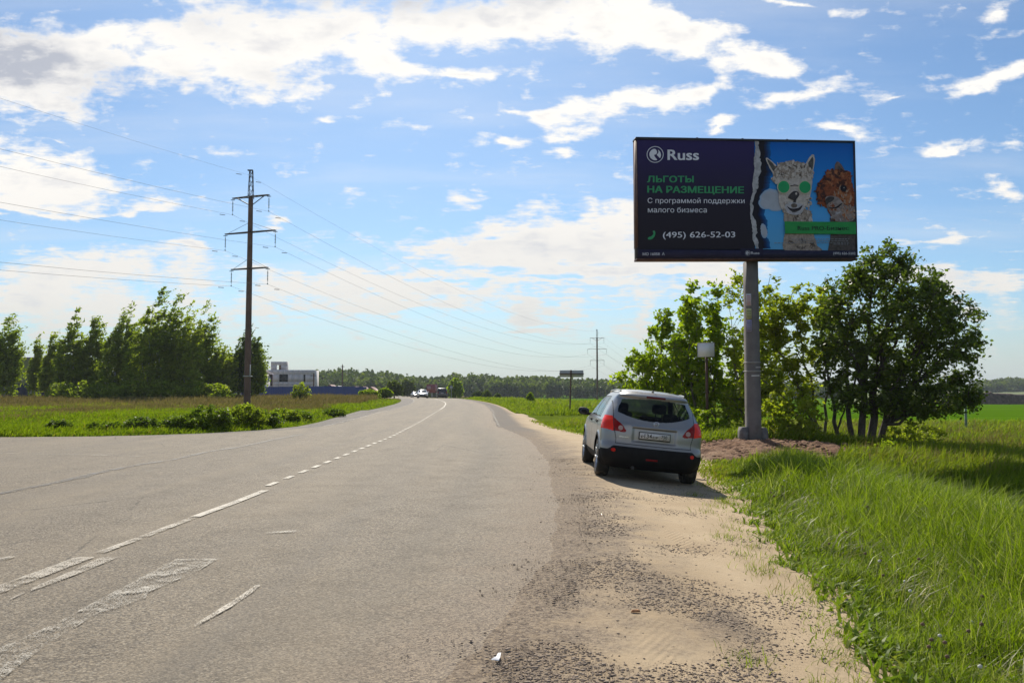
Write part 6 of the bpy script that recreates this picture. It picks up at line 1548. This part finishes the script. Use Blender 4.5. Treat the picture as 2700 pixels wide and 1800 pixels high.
# small fittings
m = MB(); y_ = yr_at(1.478) - .004; m.prism(rrect(.34, .030, .012), (.02, y_, 1.474), (1,0,0), (0,0,1), (0,1,0), .02); cpart(m, 'brake_light', lampm('high_brake_lamp', (.16,.015,.012)))
m = MB(); m.prism([(-.045,0),(.05,0),(.03,.02),(-.03,.02)], (-.02, .62, 1.565), (0,1,0), (0,0,1), (1,0,0), .03); m.tube([(0,.62,1.58),(.0,.50,1.655)], [.008,.004], 5); cpart(m, 'antenna', plastic)
m = MB(); y_ = yr_at(1.0); m.tube([(.02+.043*math.cos(a), y_-.012, 1.02+.043*math.sin(a)) for a in np.linspace(0, 6.2832, 25)], .0055, 6); m.box((.02, y_-.012, 1.02), (.115,.010,.014)); cpart(m, 'emblem', chrome, cp_[2])
m = MB(); y_ = yr_at(1.11); m.tube([(.03, y_-.02, 1.085), (.03, y_+.0, 1.10)], .018, 8); m.tube([(.03, y_-.025, 1.09), (-.22, yr_at(1.12)-.012, 1.115), (-.36, yr_at(1.14)-.002, 1.135)], [.010,.007,.005], 5); cpart(m, 'rear_wiper', plastic, cp_[2])
m = MB(); yp = yr_at(.80) + .012; m.prism(rrect(.545, .135, .012), (.005, yp, .805), (1,0,0), (0,0,1), (0,-1,0), .010); fr_ = cpart(m, 'plate_frame', plastic, cp_[2])
m = MB(); m.prism(rrect(.520, .108, .008), (.005, yp-.0105, .808), (1,0,0), (0,0,1), (0,-1,0), .003, 0); pl_ = cpart(m, 'number_plate', pbr('plate_white', (.62,.60,.57), .5, var=.08, dirt=((.42,.36,.28), 12, .6)), cp_[2])
ink = pbr('plate_ink', (.015,.015,.015), .6); m = MB(); P3 = lambda Q: np.c_[Q[:,0]+.005, np.full(len(Q), yp-.0145), Q[:,1]]
for (b_, x0, x1, z0, z1) in (('Р', -.232, -.192, .772, .815), ('134', -.178, -.048, .772, .843), ('ЕР', -.036, .062, .772, .815), ('750', .112, .215, .787, .842), ('RUS', .145, .205, .764, .778)): text_in(m, b_, x0, z0, x1, z1, P3, bold=.02)
for (x0, x1, z0, z1) in ((.087,.090,.757,.858), (-.254,-.246,.800,.808), (.232,.240,.790,.798)): m.add(P3(np.array([(x0,z0),(x1,z0),(x1,z1),(x0,z1)])), [(0,1,2,3)])
for (x0, x1, z0, z1) in ((-.250,.250,.8565,.8585),(-.250,.250,.7570,.7590)): m.add(P3(np.array([(x0,z0),(x1,z0),(x1,z1),(x0,z1)])), [(0,1,2,3)])
cpart(m, 'plate_lettering', ink, cp_[2])
m = MB(); text_in(m, 'QASHQAI', -.60, .745, -.435, .765, lambda Q: np.c_[Q[:,0], [yr_at(.76, x)-.003 for x in Q[:,0]], Q[:,1]], bold=.03); cpart(m, 'lettering', chrome, cp_[2])
for s_ in (-1, 1):
    m = MB(); n_u, n_v = 14, 10; V = []
    for a in range(n_v + 1):
        ph = math.pi * a / n_v
        for b_ in range(n_u):
            t_ = 2*math.pi*b_/n_u; cx_, cz__ = math.cos(t_)*math.sin(ph), math.sin(t_)*math.sin(ph)
            V.append((s_*(.985 + .125*np.sign(cx_)*abs(cx_)**.75*(1 if cx_ > 0 else .9)), 2.98 + .075*math.cos(ph), 1.075 + .085*np.sign(cz__)*abs(cz__)**.8*(1 if cz__ > 0 else .85) + .012*cx_))
    m.add(V, [(a*n_u+b_, a*n_u+(b_+1)%n_u, (a+1)*n_u+(b_+1)%n_u, (a+1)*n_u+b_) for a in range(n_v) for b_ in range(n_u)])
    m.tube([(s_*.80, 2.98, 1.03), (s_*.92, 2.985, 1.035)], .028, 7); mo = cpart(m, 'door_mirror', plastic, smooth=True)
    m = MB(); P = ell(0, 0, .10, .068, 0, 20); m.prism(P, (s_*.985, 2.912, 1.075), (1,0,0), (0,0,1), (0,1,0), .006); cpart(m, 'mirror_glass', pbr('mirror_glass', (.05,.05,.055), .2, 0, var=.01), mo)
    for k_, yh_ in enumerate((1.22, 2.28)):
        m = MB(); m.tube([(s_*.885, yh_-.09, .955), (s_*.912, yh_-.07, .957), (s_*.915, yh_+.05, .960), (s_*.888, yh_+.08, .958)], .013, 6); m.box((s_*.884, yh_, .95), (.012,.15,.05)); cpart(m, 'door_handle', plastic, cp_.get((8 if s_ > 0 else 10) + k_, car), smooth=True)
    m = MB(); m.tube([(s_*.57, .62, 1.545), (s_*.585, 1.0, 1.565), (s_*.585, 1.9, 1.545), (s_*.57, 2.15, 1.515)], .014, 6); cpart(m, 'roof_rail', silver, smooth=True)

# ---- traffic far down the road
def far_car(name, loc, rz, rows, paint, glass, label, cat, wb, wr, front=None, lamps=(), wing=None, winz=(0,0), nz=60):
    root = empty(name, loc, (0, 0, rz)); tag(root, label, cat)
    X_, Y_, Z_, cid, Bq = shell_grid(rows, nz, 20, 60, 20, sig=1.0)
    x, y, z = facecent(X_), facecent(Y_), facecent(Z_); W, Yr, Yf = [np.interp(z, Bq[:,0], Bq[:,k]) for k in (1, 2, 3)]; c = np.zeros(len(x), int); a = np.abs(x)
    arc = np.minimum(np.hypot(y-wb[0], z-wr), np.hypot(y-wb[1], z-wr))
    z0, z1 = winz
    c[(z > z0) & (z < z1) & (y < Yr + .25) & (a < W*.86)] = 1; c[(z > z0) & (z < z1) & (y > Yf - .38) & (a < W*.88)] = 2
    sdw = (z > z0+.02) & (z < z1) & (y > Yr + .42) & (y < Yf - .5) & (a > W*.8) & (np.abs(y - (wb[0]+wb[1])/2) > .06); c[sdw] = 3
    c[(z < .34)] = 4; c[(arc < wr + .03) & (a > .5)] = -1
    o = finish((X_, Y_, Z_), c, {0:'body',1:'rear_window',2:'windscreen',3:'side_window',4:'lower_trim'}, {0:paint,1:glass,2:glass,3:glass,4:plastic}, root)
    for s_ in (-1, 1):
        for yb_ in wb: wheel(root, s_*(rows[3][1]-.12), yb_, wr, .21, s_)
        m = MB(); ym = Yfm = float(np.interp(z0+.05, Bq[:,0], Bq[:,3])) - .55; m.box((s_*(rows[3][1]+.10), ym, z0+.10), (.22,.10,.16)); u = m.build('door_mirror', paint); u.parent = root
    m = MB(); m.box((0, (wb[0]+wb[1])/2, .33), (rows[3][1]*1.4, wb[1]-wb[0]+.9, .2)); u = m.build('underbody', plastic); u.parent = root
    for (lx, ly, lz, sx, sz, mt, nm_) in lamps:
        for s_ in ((-1, 1) if lx else (1,)):
            m = MB(); m.prism(rrect(sx, sz, min(sx, sz)*.3), (s_*lx, ly, lz), (1,0,0), (0,0,1), (0,1,0), .05); u = m.build(nm_, mt); u.parent = root
    return root
sedan = [(.20,.76,.30,4.25,.35,.5),(.30,.84,.12,4.42,.4,.6),(.45,.88,.04,4.50,.42,.7),(.60,.89,.03,4.50,.42,.7),(.75,.885,.06,4.42,.42,.7),(.86,.87,.15,4.15,.42,.7),(.92,.85,.45,3.60,.42,.6),(.97,.82,.75,3.25,.42,.5),(1.10,.76,.98,2.98,.38,.45),(1.25,.68,1.25,2.68,.35,.4),(1.36,.61,1.5,2.40,.3,.4),(1.42,.52,1.7,2.20,.28,.35),(1.45,.36,1.85,2.05,.08,.08),(1.455,.01,1.94,1.97,.01,.01)]
white_p = paintm('white_car_paint', (.78,.77,.75), .1, .18, coat=1.0); black_p = paintm('dark_van_paint', (.028,.026,.030), .2, .3); dgl = pbr('dark_far_glass', (.02,.022,.028), .06)
Yw = 138.0; Xw = AT(1105, 1040, Yw).x
hl = lampm('headlamp_glass', (.72,.66,.58)); grl = pbr('dark_grille', (.03,.025,.02), .5)
far_car('oncoming_car', (Xw, Yw + 4.5, Ts(Xw, Yw) + .02), R(180) + R(8), sedan, white_p, dgl, 'white saloon car coming towards the camera at the bend', 'car', (.85, 3.55), .31,
        lamps=((.62, 4.42, .66, .34, .16, hl, 'headlamp'), (0, 4.49, .56, .72, .20, grl, 'grille'), (0, 4.495, .40, 1.2, .12, grl, 'air_intake'), (0, 4.54, .50, .50, .11, pbr('far_plate', (.7,.7,.68), .5), 'number_plate')), winz=(.97, 1.38))
van = [(.25,.86,.16,4.70,.30,.5),(.35,.93,.05,4.82,.3,.6),(.50,.95,.0,4.88,.30,.7),(.70,.955,.0,4.88,.28,.7),(.95,.955,.02,4.75,.28,.7),(1.08,.95,.04,4.30,.28,.6),(1.20,.935,.06,3.95,.28,.5),(1.45,.90,.12,3.65,.28,.45),(1.70,.84,.20,3.35,.26,.4),(1.84,.79,.25,3.10,.25,.4),(1.91,.70,.32,2.9,.25,.35),(1.94,.50,.5,2.7,.2,.3),(1.95,.01,1.5,1.6,.02,.02)]
Yv = 156.0; Xv = AT(1166, 1040, Yv).x
far_car('van', (Xv, Yv, Ts(Xv, Yv) + .02), R(7), van, black_p, dgl, 'dark people carrier driving away at the crest of the road', 'van', (1.0, 3.95), .33,
        lamps=((.80, -.02, 1.15, .16, .42, ldark, 'tail_lamp'), (0, -.05, .98, .52, .12, pbr('far_plate_dim', (.42,.36,.38), .5), 'number_plate'), (0, -.03, .50, 1.6, .16, plastic, 'rear_bumper')), winz=(1.18, 1.80))
Yd_ = 205.0; Xd_ = AT(1085, 1040, Yd_).x
far_car('oncoming_car', (Xd_, Yd_ + 4.5, Ts(Xd_, Yd_) + .02), R(180) + R(16), sedan, paintm('dark_grey_car_paint', (.05,.055,.07), .4, .25), dgl, 'dark car following far behind the white oncoming car', 'car', (.85, 3.55), .31,
        lamps=((.62, 4.42, .66, .30, .14, hl, 'headlamp'), (0, 4.49, .56, .6, .16, grl, 'grille')), winz=(.97, 1.38), nz=40)
# ------------------------------------------------------------------ air between here and the far wood
hzm = bpy.data.materials.new('pale_air'); hzm.use_nodes = True; ht = NT(hzm.node_tree); ht.n.clear()
ho = ht.add('ShaderNodeOutputMaterial'); hv = ht.add('ShaderNodeVolumePrincipled')
hv.inputs['Color'].default_value = (.86, .93, 1.0, 1); hv.inputs['Density'].default_value = HAZE_DENSITY; hv.inputs['Anisotropy'].default_value = .0
ht.l.new(hv.outputs[0], ho.inputs['Volume'])
m = MB(); m.box((0, 4400, 15), (12600, 9400, 60)); hz_o = m.build('haze', hzm); tag(hz_o, kind='stuff')
